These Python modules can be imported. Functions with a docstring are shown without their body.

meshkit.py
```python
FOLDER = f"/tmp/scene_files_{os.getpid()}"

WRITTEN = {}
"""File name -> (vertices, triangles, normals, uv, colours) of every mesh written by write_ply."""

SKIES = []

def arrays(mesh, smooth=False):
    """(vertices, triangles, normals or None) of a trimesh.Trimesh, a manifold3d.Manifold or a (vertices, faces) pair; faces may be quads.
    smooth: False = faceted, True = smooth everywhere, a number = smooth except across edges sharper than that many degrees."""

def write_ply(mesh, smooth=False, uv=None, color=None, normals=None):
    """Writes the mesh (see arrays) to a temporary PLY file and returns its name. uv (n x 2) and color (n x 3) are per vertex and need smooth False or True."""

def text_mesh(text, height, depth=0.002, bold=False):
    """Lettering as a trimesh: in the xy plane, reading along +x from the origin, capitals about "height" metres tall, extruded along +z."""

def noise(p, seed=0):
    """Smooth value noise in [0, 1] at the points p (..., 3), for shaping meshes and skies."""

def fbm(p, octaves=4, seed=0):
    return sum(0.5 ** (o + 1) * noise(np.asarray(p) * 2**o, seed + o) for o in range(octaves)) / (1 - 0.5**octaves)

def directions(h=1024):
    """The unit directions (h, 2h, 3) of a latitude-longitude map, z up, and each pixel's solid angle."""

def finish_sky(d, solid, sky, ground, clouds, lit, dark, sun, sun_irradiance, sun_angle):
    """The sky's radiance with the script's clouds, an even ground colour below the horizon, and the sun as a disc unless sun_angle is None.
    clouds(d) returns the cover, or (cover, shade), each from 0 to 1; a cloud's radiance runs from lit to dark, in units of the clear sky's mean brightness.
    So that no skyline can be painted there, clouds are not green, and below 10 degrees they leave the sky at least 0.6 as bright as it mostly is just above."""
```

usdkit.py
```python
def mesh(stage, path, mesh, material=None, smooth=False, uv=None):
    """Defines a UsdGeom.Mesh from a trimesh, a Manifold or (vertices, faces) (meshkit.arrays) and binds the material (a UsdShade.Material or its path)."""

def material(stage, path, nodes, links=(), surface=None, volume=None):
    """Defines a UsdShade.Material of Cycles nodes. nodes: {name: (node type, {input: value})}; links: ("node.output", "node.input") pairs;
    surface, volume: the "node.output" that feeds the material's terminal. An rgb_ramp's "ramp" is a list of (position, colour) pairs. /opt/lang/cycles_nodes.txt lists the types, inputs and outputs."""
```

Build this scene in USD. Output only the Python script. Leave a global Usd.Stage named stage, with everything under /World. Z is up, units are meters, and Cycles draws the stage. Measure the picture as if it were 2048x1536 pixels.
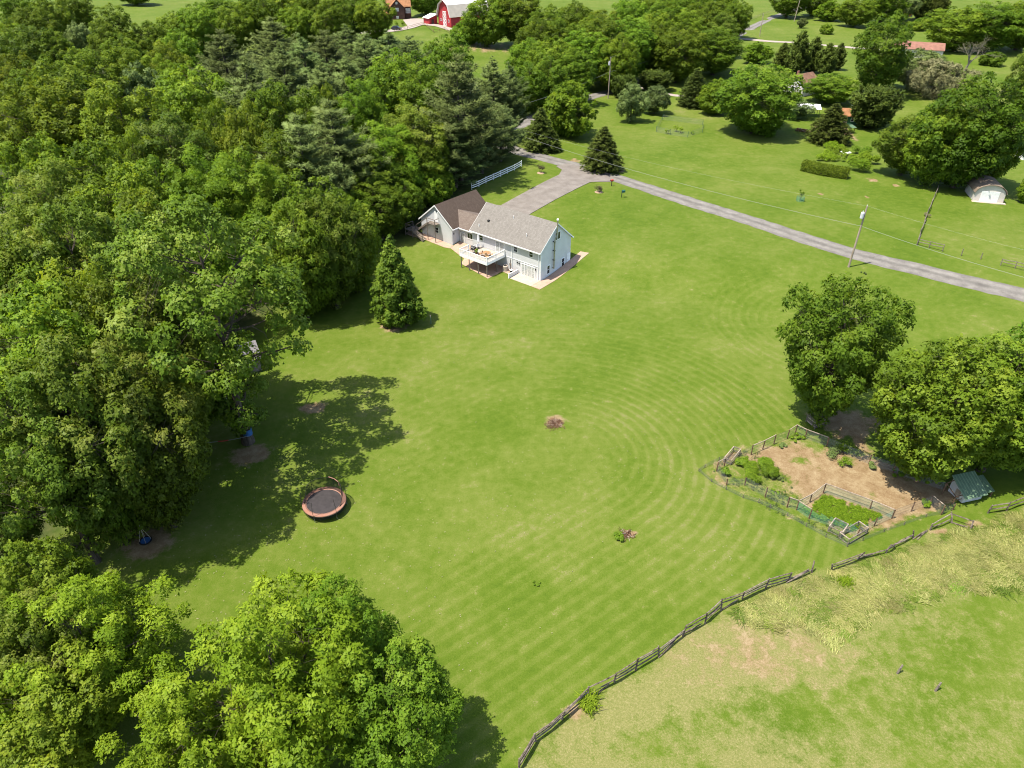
import math, random
import numpy as np, trimesh, usdkit, meshkit
from pxr import Usd, UsdGeom, UsdLux, UsdShade, Gf, Sdf, Vt
from shapely.geometry import Polygon, Point
import shapely

stage = Usd.Stage.CreateInMemory()
UsdGeom.SetStageUpAxis(stage, 'Z')
UsdGeom.Xform.Define(stage, '/World')
UsdGeom.Scope.Define(stage, '/World/Looks')
PI = math.pi

# ---------------------------------------------------------------- camera, sky, sun, exposure
F, TH, H = 1421.0, math.radians(34), 50.0
SUN_EL = math.radians(67)
SHX, SHY = 0.93, 0.36                    # the way shadows fall on the ground
_n = math.hypot(SHX, SHY)
SUN = np.array([-SHX / _n * math.cos(SUN_EL), -SHY / _n * math.cos(SUN_EL), math.sin(SUN_EL)])
cam = UsdGeom.Camera.Define(stage, '/World/camera')
cam.AddTranslateOp().Set((0, 0, H))
cam.AddRotateXOp().Set(90 - math.degrees(TH))
cam.CreateHorizontalApertureAttr(36.0)
cam.CreateFocalLengthAttr(36.0 * F / 2048)
cam.CreateClippingRangeAttr((0.5, 20000.0))
cam.CreateFStopAttr(0.0)
cam.CreateExposureAttr(0.98)
dome = UsdLux.DomeLight.Define(stage, '/World/sky')
dome.GetPrim().SetCustomDataByKey('kind', 'structure')
sky = usdkit.material(stage, '/World/Looks/sky', {
    's': ('sky_texture', {'sky_type': 'single_scattering', 'sun_disc': False, 'sun_elevation': SUN_EL,
                          'sun_rotation': math.atan2(SUN[0], SUN[1]), 'air_density': 1.0, 'aerosol_density': 1.6}),
    'b': ('background_shader', {'strength': 0.135})}, [('s.color', 'b.color')], surface='b.background')
UsdShade.MaterialBindingAPI.Apply(dome.GetPrim()).Bind(sky)
sun = UsdLux.DistantLight.Define(stage, '/World/sun')
sun.CreateNormalizeAttr(True)
sun.CreateIntensityAttr(1.2)
sun.CreateAngleAttr(0.5)
sun.CreateColorAttr((1.0, 0.945, 0.84))
_z = SUN / np.linalg.norm(SUN)
_x = np.cross([0, 0, 1], _z); _x /= np.linalg.norm(_x)
_y = np.cross(_z, _x)
sun.AddTransformOp().Set(Gf.Matrix4d(*_x, 0, *_y, 0, *_z, 0, 0, 0, 0, 1))

# ---------------------------------------------------------------- naming and building helpers
_names = {}
def numbered(parent, name):
    k = (parent, name); n = _names.get(k, 0); _names[k] = n + 1
    return name if n == 0 else f'{name}_{n:03d}'
def tag(prim, label=None, cat=None, group=None, kind=None):
    for k, v in (('label', label), ('category', cat), ('group', group), ('kind', kind)):
        if v: prim.SetCustomDataByKey(k, v)
    return prim
def thing(name, label, cat, loc=(0, 0, 0), rz=0.0, group=None, scale=None):
    x = UsdGeom.Xform.Define(stage, '/World/' + numbered('/World', name))
    x.AddTranslateOp().Set(tuple(map(float, loc)))
    x.AddRotateZOp().Set(float(rz))
    if scale is not None: x.AddScaleOp().Set(tuple(map(float, scale)))
    return tag(x.GetPrim(), label, cat, group)

class MB:
    """collects simple solids into one mesh"""
    def __init__(s): s.v = []; s.f = []; s.n = 0
    def add(s, v, f):
        v = np.asarray(v, float); f = np.asarray(f, int)
        if f.shape[1] == 4: f = np.vstack([f[:, [0, 1, 2]], f[:, [0, 2, 3]]])
        s.v.append(v); s.f.append(f + s.n); s.n += len(v); return s
    def tm(s, m): return s.add(m.vertices, m.faces)
    def hexa(s, c8):                      # 4 bottom (ccw), 4 top
        return s.add(c8, [[3, 2, 1, 0], [4, 5, 6, 7], [0, 1, 5, 4], [1, 2, 6, 5], [2, 3, 7, 6], [3, 0, 4, 7]])
    def box(s, x0, x1, y0, y1, z0, z1):
        x0, x1 = min(x0, x1), max(x0, x1); y0, y1 = min(y0, y1), max(y0, y1)
        return s.hexa([[x0, y0, z0], [x1, y0, z0], [x1, y1, z0], [x0, y1, z0], [x0, y0, z1], [x1, y0, z1], [x1, y1, z1], [x0, y1, z1]])
    def bar(s, p, q, w, h=None, up=(0, 0, 1)):
        p, q = np.asarray(p, float), np.asarray(q, float); h = h or w
        d = q - p; d = d / (np.linalg.norm(d) + 1e-9); up = np.asarray(up, float)
        if abs(d @ up) > .98: up = np.array([0.3, 1, 0.])
        a = np.cross(d, up); a /= np.linalg.norm(a); b = np.cross(a, d)
        o = [-a * w / 2 - b * h / 2, a * w / 2 - b * h / 2, a * w / 2 + b * h / 2, -a * w / 2 + b * h / 2]
        return s.hexa([p + x for x in o] + [q + x for x in o])
    def tube(s, pts, r, n=6, cap=True):
        p = np.asarray(pts, float); r = np.broadcast_to(np.asarray(r, float), (len(p),))
        t = np.gradient(p, axis=0); t /= np.linalg.norm(t, axis=1, keepdims=True) + 1e-9
        ref = np.array([0.31, 0.95, 0.05]) if abs(t[0, 2]) > .6 else np.array([0, 0, 1.])
        a = np.cross(t, ref); a /= np.linalg.norm(a, axis=1, keepdims=True) + 1e-9
        b = np.cross(t, a); an = np.arange(n) * 2 * PI / n
        v = (p[:, None] + r[:, None, None] * (np.cos(an)[None, :, None] * a[:, None] + np.sin(an)[None, :, None] * b[:, None])).reshape(-1, 3)
        i, j = np.meshgrid(np.arange(len(p) - 1), np.arange(n), indexing='ij')
        q = np.stack([i * n + j, i * n + (j + 1) % n, (i + 1) * n + (j + 1) % n, (i + 1) * n + j], -1).reshape(-1, 4)
        f = np.vstack([q[:, [0, 1, 2]], q[:, [0, 2, 3]]])
        if cap:
            k = len(v); v = np.vstack([v, p[0], p[-1]]); m = (len(p) - 1) * n; ar = np.arange(n)
            f = np.vstack([f, np.stack([np.full(n, k), (ar + 1) % n, ar], 1), np.stack([np.full(n, k + 1), m + ar, m + (ar + 1) % n], 1)])
        return s.add(v, f)
    def prism(s, poly, axis, lo, hi):
        """poly in the other two axes (in order), extruded along axis"""
        p = np.asarray(poly, float); n = len(p)
        o = {0: (1, 2), 1: (0, 2), 2: (0, 1)}[axis]
        v = np.zeros((2 * n, 3)); v[:n, o[0]] = v[n:, o[0]] = p[:, 0]; v[:n, o[1]] = v[n:, o[1]] = p[:, 1]
        v[:n, axis] = lo; v[n:, axis] = hi
        tri = trimesh.creation.triangulate_polygon(Polygon(p), engine='earcut')
        tv, tf = tri; idx = [int(np.argmin(((p - t) ** 2).sum(1))) for t in tv]
        tf = np.array([[idx[k] for k in t] for t in tf])
        area = 0.5 * sum(p[i][0] * p[(i + 1) % n][1] - p[(i + 1) % n][0] * p[i][1] for i in range(n))
        quads = [[i, (i + 1) % n, n + (i + 1) % n, n + i] for i in range(n)]
        s.add(v, np.vstack([tf[:, ::-1], tf + n])); s.n -= 2 * n; s.add(v, quads); s.v.pop(); return s
    def build(s, name, mat, parent=None, smooth=False, label=None):
        pp = str(parent.GetPath()) if parent is not None else '/World'
        path = pp + '/' + numbered(pp, name)
        m = usdkit.mesh(stage, path, (np.vstack(s.v), np.vstack(s.f)), mat, smooth=smooth)
        pr = m.GetPrim()
        if label: pr.SetCustomDataByKey('label', label)
        return pr

def Bx(*a): return MB().box(*a)

# ---------------------------------------------------------------- materials
def smat(name, col, rough=.7, spec=.3, var=.12, scale=3.0, bump=0.0, bscale=30, metal=0.0, stretch=(1, 1, 1), col2=None, coat=0.0):
    """a plain surface with mottled colour and fine relief, in object space"""
    c = np.array(col, float); c2 = np.array(col2, float) if col2 is not None else c * (1 - 2.2 * var)
    nodes = {'t': ('texture_coordinate', {}), 'm': ('mapping', {'scale': stretch}),
             'n': ('noise_texture', {'scale': scale, 'detail': 5.0, 'roughness': .65}),
             'r': ('rgb_ramp', {'ramp': [(.3, c2), (.7, c * (1 + var))]}),
             'p': ('principled_bsdf', {'roughness': rough, 'specular_ior_level': spec, 'metallic': metal, 'coat_weight': coat})}
    links = [('t.object', 'm.vector'), ('m.vector', 'n.vector'), ('n.fac', 'r.fac'), ('r.color', 'p.base_color')]
    if bump:
        nodes['n2'] = ('noise_texture', {'scale': bscale, 'detail': 3.0})
        nodes['b'] = ('bump', {'strength': bump, 'distance': .02})
        links += [('m.vector', 'n2.vector'), ('n2.fac', 'b.height'), ('b.normal', 'p.normal')]
    return usdkit.material(stage, '/World/Looks/' + name, nodes, links, surface='p.BSDF')

M = {}
def leafmat(name, dark, mid, light, trans=.35, rough=.5, spec=.10, hue=.014, val=.45):
    """leaves: tint differs from leaf to leaf and from tree to tree"""
    dark, mid, light = (tuple(np.array(c) * k) for c, k in ((dark, 1.2), (mid, 1.28), (light, 1.3)))
    M[name] = usdkit.material(stage, '/World/Looks/' + name, {
        'a': ('attribute', {'attribute': 'tint'}),
        'r': ('rgb_ramp', {'ramp': [(0, dark), (.55, mid), (1, light)]}),
        'o': ('object_info', {}),
        'h': ('map_range', {'from_min': 0.0, 'from_max': 1.0, 'to_min': .5 - hue * .6, 'to_max': .5 + hue * 1.1}),
        'mu': ('math', {'math_type': 'multiply', 'value2': 7.31}), 'fr': ('math', {'math_type': 'fraction'}),
        'v': ('map_range', {'from_min': 0.0, 'from_max': 1.0, 'to_min': 1 - val * .6, 'to_max': 1 + val * .6}),
        'c': ('hsv', {}),
        'p': ('principled_bsdf', {'roughness': rough, 'specular_ior_level': spec}),
        'tc': ('hsv', {'hue': .487, 'saturation': 1.05, 'value': 1.3}),
        'tr': ('translucent_bsdf', {}), 'x': ('mix_closure', {'fac': trans})},
        [('a.fac', 'r.fac'), ('r.color', 'c.color'), ('o.random', 'h.value'), ('h.result', 'c.hue'),
         ('o.random', 'mu.value1'), ('mu.value', 'fr.value1'), ('fr.value', 'v.value'), ('v.result', 'c.value'),
         ('c.color', 'p.base_color'), ('c.color', 'tc.color'), ('tc.color', 'tr.color'), ('p.BSDF', 'x.closure1'), ('tr.BSDF', 'x.closure2')],
        surface='x.closure')
leafmat('oak_leaf', (.047, .072, .006), (.091, .136, .010), (.160, .198, .018), trans=.4)
leafmat('maple_leaf', (.049, .082, .006), (.089, .144, .010), (.150, .202, .019), trans=.4)
leafmat('poplar_leaf', (.050, .076, .008), (.096, .144, .013), (.176, .208, .036), trans=.4, rough=.45)
leafmat('walnut_leaf', (.066, .114, .006), (.118, .182, .010), (.186, .246, .019), trans=.4, hue=.008, val=.2)
leafmat('bright_leaf', (.054, .102, .006), (.094, .160, .010), (.152, .216, .018), trans=.4, hue=.01, val=.2)
leafmat('pear_leaf', (.034, .056, .006), (.066, .102, .009), (.122, .158, .017), trans=.3)
leafmat('pine_needle', (.060, .086, .021), (.114, .154, .044), (.192, .234, .080), trans=.25, rough=.6)
leafmat('spruce_needle', (.030, .046, .009), (.060, .086, .014), (.115, .150, .025), trans=.2, rough=.6)
leafmat('cherry_leaf', (.052, .076, .020), (.092, .124, .034), (.142, .178, .054), trans=.3)
leafmat('dry_leaf', (.078, .080, .034), (.130, .128, .056), (.19, .180, .090), trans=.2)
M['bark'] = smat('bark', (.085, .068, .052), .9, .1, .3, 6, bump=.6, bscale=18, stretch=(1, 1, .25))
M['pale_bark'] = smat('pale_bark', (.20, .175, .14), .9, .1, .3, 6, bump=.5, bscale=18, stretch=(1, 1, .25))

# ---------------------------------------------------------------- terrain and picture-to-ground placement
HYAW = math.radians(140.08)
HA = np.array([4.536, 103.654])
HU = np.array([math.cos(HYAW), math.sin(HYAW)]); HV = np.array([HU[1], -HU[0]])
def ss(a, b, x): t = np.clip((np.asarray(x, float) - a) / (b - a), 0, 1); return t * t * (3 - 2 * t)
def terrain(x, y):
    """the ground's height: a bank that rises past the house, and gentle waves away from it"""
    x = np.asarray(x, float); y = np.asarray(y, float)
    dx, dy = x - HA[0], y - HA[1]
    a = dx * HU[0] + dy * HU[1]; b = dx * HV[0] + dy * HV[1]
    t = b + .35 * a
    far = np.maximum(0, np.hypot(dx, dy) - 20)
    w = 14 + .5 * far
    z = 1.6 * ss(0, 1, (t + .12 * far) / w)
    und = (meshkit.noise(np.stack([x / 37, y / 37, 0 * x], -1), 5) - .5) * 1.3 + (meshkit.noise(np.stack([x / 14, y / 14, 0 * x], -1), 9) - .5) * .35
    return z + und * ss(8, 40, np.hypot(dx - 8 * HU[0], dy - 8 * HU[1]))
CT, ST = math.cos(TH), math.sin(TH)
def ray(px, py):
    a, b = (px - 1024) / F, (py - 768) / F
    return np.array([a, CT - b * ST, -ST - b * CT])
def G(px, py, up=0.0):
    """the point on (or UP metres above) the ground seen at a pixel of the 2048 x 1536 picture"""
    d = ray(px, py); z = up
    for _ in range(25):
        p = d * ((z - H) / d[2]); z = float(terrain(p[0], p[1])) + up
    return np.array([p[0], p[1], z])
def pix(p):
    x, y, z = p[0], p[1], p[2] - H
    zc = y * CT - z * ST
    return np.array([1024 + F * x / zc, 768 - F * (y * ST + z * CT) / zc])
def depth(p): return p[1] * CT - (p[2] - H) * ST
def onground(x, y, up=0.0): return np.array([x, y, float(terrain(x, y)) + up])
# ---------------------------------------------------------------- ground
def gridline(lo, f0, f1, hi, step):
    core = list(np.arange(f0, f1 + 1e-6, step)); out, s, x = [], step, core[-1]
    while x < hi: s *= 1.07; x += s; out.append(x)
    pre, s, x = [], step, core[0]
    while x > lo: s *= 1.07; x -= s; pre.append(x)
    return np.array(pre[::-1] + core + out)
gx = gridline(-2500, -72, 92, 2500, .62); gy = gridline(-400, 22, 150, 5000, .62)
X, Y = np.meshgrid(gx, gy)
Z = terrain(X, Y)
def region(pts): return Polygon([tuple(G(*p)[:2]) for p in pts])
def inside(poly, soft=1.0):
    """1 within the polygon, fading over SOFT metres across its edge"""
    q = shapely.points(X.ravel(), Y.ravel())
    b = poly.bounds; near = (X.ravel() > b[0] - soft) & (X.ravel() < b[2] + soft) & (Y.ravel() > b[1] - soft) & (Y.ravel() < b[3] + soft)
    out = np.zeros(X.size); d = np.zeros(near.sum())
    qq = q[near]; din = shapely.distance(shapely.boundary(poly), qq); ins = shapely.contains(poly, qq)
    d = np.where(ins, din, -din); out[near] = ss(-soft, soft, d)
    return out.reshape(X.shape)
def blob(px, py, rx, ry, soft=.5):
    c = G(px, py); zc = depth(c); dep = math.asin(min(1, (H - c[2]) / np.linalg.norm(c - [0, 0, H])))
    a = (X - c[0]) / (rx * zc / F); b = (Y - c[1]) / (ry * zc / F / math.sin(dep))
    r = np.hypot(a, b) + (meshkit.fbm(np.stack([X * .7, Y * .7, 0 * X], -1), 3, 4) - .5) * 1.3
    return 1 - ss(1 - soft, 1 + soft, r)
FENCE_PX = [(1038, 1536), (1072, 1478), (1123, 1435), (1175, 1398), (1228, 1360), (1271, 1337), (1318, 1308), (1365, 1268), (1410, 1243), (1443, 1216), (1484, 1193), (1531, 1172),
            (1577, 1158), (1623, 1142), (1664, 1138), (1712, 1118), (1770, 1106), (1788, 1092), (1826, 1076), (1860, 1060), (1905, 1048), (1940, 1060)]
pasture = region([(1000, 1600)] + FENCE_PX + [(2060, 1010), (2400, 1000), (2400, 1800), (900, 1800)])
fb = lambda s, o, k=0: meshkit.fbm(np.stack([X * s, Y * s, 0 * X + k], -1), o, k)
past = inside(pasture, .8)
bare_big = blob(1500, 1300, 210, 58, .95)
straw = past * np.clip(.45 + .9 * (fb(.16, 3, 2) - .5), 0, 1)
straw *= 1 - .75 * inside(region([(1700, 1290), (2060, 1160), (2300, 1150), (2300, 1480), (2000, 1500), (1800, 1400)]), 6)
straw = np.maximum(straw, past * inside(region([(1100, 1440), (1480, 1220), (1660, 1250), (1640, 1340), (1400, 1420), (1100, 1536)]), 3) * .75)
longgrass = inside(region([(1440, 1232), (1640, 1150), (1800, 1110), (1900, 1075), (2000, 1040), (2200, 1010), (2200, 1170), (1900, 1190), (1780, 1230), (1680, 1270), (1500, 1250)]), 2)
straw = np.maximum(straw, longgrass * .62)
straw = np.maximum(straw, bare_big * past * .95); dirt = (.16 + .40 * fb(.6, 3, 41)) * bare_big * past
for q in [(500, 908, 34, 17), (285, 1085, 50, 26), (1690, 845, 55, 22), (1720, 880, 14, 26), (1110, 845, 17, 11), (625, 815, 22, 9), (700, 532, 16, 6), (1560, 985, 10, 6),
          (1640, 388, 6, 2), (1735, 394, 4, 2), (1745, 360, 9, 2.5), (1790, 370, 6, 2), (1690, 265, 12, 10), (1278, 1072, 3, 2), (1150, 322, 9, 4), (1240, 342, 9, 3),
          (1260, 1068, 9, 6), (1160, 1425, 26, 10), (1680, 875, 10, 4), (795, 650, 26, 10), (960, 95, 60, 5), (1950, 1050, 20, 7), (1880, 1062, 14, 5), (1640, 250, 14, 4)]:
    dirt = np.maximum(dirt, blob(*q, soft=.75) * .82)
garden_in = region([(1408, 946), (1470, 895), (1590, 858), (1660, 895), (1760, 922), (1920, 985), (1905, 1012), (1820, 1040), (1700, 1088), (1640, 1062), (1560, 1030), (1470, 985)])
gd = inside(garden_in, .5)
gpat = np.clip(.80 + 1.3 * (fb(.35, 3, 7) - .5) - .9 * inside(region([(1408, 946), (1470, 900), (1560, 935), (1600, 985), (1700, 1088), (1560, 1030)]), 1.5) - .6 * inside(region([(1600, 1040), (1700, 1070), (1900, 1000), (1910, 1015), (1820, 1045), (1700, 1092)]), 1.0) - .5 * inside(region([(1470, 895), (1590, 855), (1665, 893), (1640, 905), (1590, 880), (1500, 912)]), .8), 0, 1)
dirt = np.maximum(dirt * (1 - gd), gd * gpat)
straw = np.maximum(straw * (1 - gd), gd * (1 - gpat) * .30)
# wear along the road's verges and the shaded wood floor
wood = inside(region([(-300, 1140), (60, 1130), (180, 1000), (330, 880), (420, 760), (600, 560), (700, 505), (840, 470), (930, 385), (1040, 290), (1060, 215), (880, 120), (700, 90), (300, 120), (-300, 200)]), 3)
# mowing: distance from the spine that the mower went round, and the other way round at the right
def segdist(p, q):
    p, q = G(*p)[:2], G(*q)[:2]; d = q - p; L = d @ d
    t = np.clip(((X - p[0]) * d[0] + (Y - p[1]) * d[1]) / L, 0, 1)
    return np.hypot(X - p[0] - t * d[0], Y - p[1] - t * d[1])
mow1 = segdist((1135, 905), (500, 1240)); mow2 = segdist((1640, 650), (1900, 660))
mow3 = segdist((1010, 640), (1010, 645))
wt = ss(-4, 4, mow2 - .62 * mow1)
amp = (.35 + 1.3 * np.clip(fb(.07, 2, 31) - .2, 0, 1)) * ss(2, 9, mow1) * (1 - ss(26, 34, mow1)) * ss(-6, 4, X - (-12 + .0 * Y))
amp2 = .5 * ss(3, 6, mow2) * (1 - ss(13, 19, mow2)) * ss(0, 14, (1560 - 1024) * .075 - X + 8)
pc = G(1110, 848); amp *= .28 + .72 * ss(-12, 10, (X - pc[0]) * .6 - (Y - pc[1]) * .8)
mowd = np.where(amp2 * 1.1 > amp, mow2, mow1); mamp = np.maximum(amp, amp2)
rd = (1 - past) * (1 - gd)
lush = np.clip(.5 + 1.1 * (fb(.06, 3, 11) - .5) + .5 * (fb(.25, 2, 12) - .5), 0, 1)
me = usdkit.mesh(stage, '/World/ground', (np.stack([X.ravel(), Y.ravel(), Z.ravel()], 1),
     (lambda i: np.stack([i[:-1, :-1], i[:-1, 1:], i[1:, 1:], i[1:, :-1]], -1).reshape(-1, 4))(np.arange(X.size).reshape(X.shape))), None, smooth=True)
tag(me.GetPrim(), kind='structure')
pv = UsdGeom.PrimvarsAPI(me)
def prim3(name, a, b, c):
    pv.CreatePrimvar(name, Sdf.ValueTypeNames.Color3fArray, 'vertex').Set(Vt.Vec3fArray.FromNumpy(np.stack([a.ravel(), b.ravel(), c.ravel()], 1).astype(np.float32)))
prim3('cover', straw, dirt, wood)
prim3('lawn', mowd / 40.0, mamp * rd, lush)
M['ground'] = usdkit.material(stage, '/World/Looks/ground', {
    'g': ('geometry', {}), 'cv': ('attribute', {'attribute': 'cover'}), 'lw': ('attribute', {'attribute': 'lawn'}),
    'sc': ('separate_color', {}), 'sl': ('separate_color', {}),
    'n1': ('noise_texture', {'scale': .9, 'detail': 5.0, 'roughness': .7}),
    'n2': ('noise_texture', {'scale': 7.0, 'detail': 4.0, 'roughness': .75}),
    'n3': ('noise_texture', {'scale': .13, 'detail': 3.0, 'roughness': .6}),
    # lawn: from deep green to dry yellow green
    'la': ('math', {'math_type': 'multiply_add', 'value2': .50, 'value3': .05}),
    'lb': ('math', {'math_type': 'multiply_add', 'value2': .44}),
    'lc': ('math', {'math_type': 'multiply_add', 'value2': .34}),
    'ld': ('math', {'math_type': 'multiply_add', 'value2': .22}),
    'lr': ('rgb_ramp', {'ramp': [(.38, (.031, .066, .003)), (.58, (.051, .091, .0045)), (.74, (.074, .114, .0085)), (.92, (.113, .140, .023)), (1.0, (.146, .152, .046))]}),
    # the mower's bands
    'mw': ('math', {'math_type': 'multiply_add', 'value2': 40.0 * 2 * PI / 1.25}), 'ms': ('math', {'math_type': 'sine'}),
    'mn': ('math', {'math_type': 'multiply', 'value2': 2.6}), 'mp': ('map_range', {'range_type': 'smoothstep', 'from_min': -.3, 'from_max': .95, 'to_min': -.45, 'to_max': 1.0}), 'ma': ('math', {'math_type': 'multiply'}),
    'mb': ('math', {'math_type': 'multiply_add', 'value2': .082}),
    # straw and bare soil
    'sa': ('math', {'math_type': 'multiply_add', 'value2': 1.25, 'value3': -.82}),
    'sb': ('math', {'math_type': 'multiply_add', 'value2': .42}),
    's1': ('math', {'math_type': 'add'}), 'sm': ('map_range', {'range_type': 'smoothstep', 'from_min': .12, 'from_max': .62, 'to_min': 0., 'to_max': 1.}),
    'sr': ('rgb_ramp', {'ramp': [(.3, (.108, .124, .028)), (.55, (.168, .162, .054)), (.75, (.262, .226, .108))]}),
    'd1': ('math', {'math_type': 'add'}), 'dm': ('map_range', {'range_type': 'smoothstep', 'from_min': .18, 'from_max': .60, 'to_min': 0., 'to_max': 1.}),
    'dx': ('mix_float', {'fac': .55}), 'dr': ('rgb_ramp', {'ramp': [(.30, (.120, .072, .035)), (.46, (.188, .126, .064)), (.56, (.240, .176, .096)), (.70, (.300, .240, .142))]}),
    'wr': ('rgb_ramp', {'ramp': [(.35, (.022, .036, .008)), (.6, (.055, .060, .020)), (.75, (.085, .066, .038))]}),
    'm1': ('mix', {}), 'm2': ('mix', {}), 'm3': ('mix', {}),
    'bn': ('noise_texture', {'scale': 14.0, 'detail': 3.0}), 'b': ('bump', {'strength': .55, 'distance': .10}),
    'p': ('principled_bsdf', {'roughness': .85, 'specular_ior_level': .12})},
    [('g.position', 'n1.vector'), ('g.position', 'n2.vector'), ('g.position', 'n3.vector'), ('g.position', 'bn.vector'),
     ('cv.color', 'sc.color'), ('lw.color', 'sl.color'),
     ('n1.fac', 'la.value1'), ('n2.fac', 'lb.value1'), ('la.value', 'lb.value3'), ('n3.fac', 'lc.value1'), ('lb.value', 'lc.value3'),
     ('sl.b', 'ld.value1'), ('lc.value', 'ld.value3'),
     ('sl.r', 'mw.value1'), ('n1.fac', 'mn.value1'), ('mn.value', 'mw.value3'), ('mw.value', 'ms.value1'), ('ms.value', 'mp.value'), ('mp.result', 'ma.value1'), ('sl.g', 'ma.value2'),
     ('ma.value', 'mb.value1'), ('ld.value', 'mb.value3'), ('mb.value', 'lr.fac'),
     ('n1.fac', 'sa.value1'), ('n2.fac', 'sb.value1'), ('sa.value', 'sb.value3'),
     ('sc.r', 's1.value1'), ('sb.value', 's1.value2'), ('s1.value', 'sm.value'), ('n2.fac', 'sr.fac'),
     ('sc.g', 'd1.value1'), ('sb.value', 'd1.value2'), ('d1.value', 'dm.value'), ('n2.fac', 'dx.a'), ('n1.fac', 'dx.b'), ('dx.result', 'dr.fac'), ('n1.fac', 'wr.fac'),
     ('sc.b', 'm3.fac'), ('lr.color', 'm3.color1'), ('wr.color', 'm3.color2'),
     ('sm.result', 'm1.fac'), ('m3.color', 'm1.color1'), ('sr.color', 'm1.color2'),
     ('dm.result', 'm2.fac'), ('m1.color', 'm2.color1'), ('dr.color', 'm2.color2'),
     ('bn.fac', 'b.height'), ('b.normal', 'p.normal'), ('m2.color', 'p.base_color')], surface='p.BSDF')
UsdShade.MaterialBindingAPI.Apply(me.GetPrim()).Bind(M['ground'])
# ---------------------------------------------------------------- roads and paving, laid over the ground
def bez(pts, n=14):
    """a smooth line through the points (Catmull-Rom)"""
    p = np.array(pts, float); p = np.vstack([2 * p[0] - p[1], p, 2 * p[-1] - p[-2]]); out = []
    for i in range(1, len(p) - 2):
        for t in np.linspace(0, 1, n, endpoint=False):
            out.append(.5 * ((2 * p[i]) + (-p[i - 1] + p[i + 1]) * t + (2 * p[i - 1] - 5 * p[i] + 4 * p[i + 1] - p[i + 2]) * t * t + (-p[i - 1] + 3 * p[i] - 3 * p[i + 1] + p[i + 2]) * t ** 3))
    return np.array(out + [p[-2]])
def strip(name, line, w, mat, up=.06, across=8, label=None):
    line = np.asarray(line)[:, :2]; t = np.gradient(line, axis=0); t /= np.linalg.norm(t, axis=1, keepdims=True); n = np.stack([-t[:, 1], t[:, 0]], 1)
    R = np.random.default_rng(len(line)); w = np.broadcast_to(w, (len(line),))
    jit = (meshkit.noise(np.stack([line[:, 0] * .8, line[:, 1] * .8, 0 * line[:, 0]], -1), 3) - .5) * .35
    V = []
    for k in np.linspace(-.5, .5, across + 1): 
        q = line + n * (w * k + (jit if abs(k) == .5 else 0))[:, None]; V.append(np.stack([q[:, 0], q[:, 1], terrain(q[:, 0], q[:, 1]) + up - (.05 if abs(k) == .5 else 0)], 1))
    V = np.stack(V, 1); m = across + 1; i = np.arange(len(line) * m).reshape(len(line), m)
    f = np.stack([i[:-1, :-1], i[:-1, 1:], i[1:, 1:], i[1:, :-1]], -1).reshape(-1, 4)[:, ::-1]
    me = usdkit.mesh(stage, '/World/' + numbered('/World', name), (V.reshape(-1, 3), f), mat, smooth=True)
    UsdGeom.PrimvarsAPI(me).CreatePrimvar('across', Sdf.ValueTypeNames.FloatArray, 'vertex').Set(Vt.FloatArray.FromNumpy(np.tile(np.abs(np.linspace(-1, 1, m)), len(line)).astype(np.float32)))
    return tag(me.GetPrim(), kind='structure')
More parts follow.
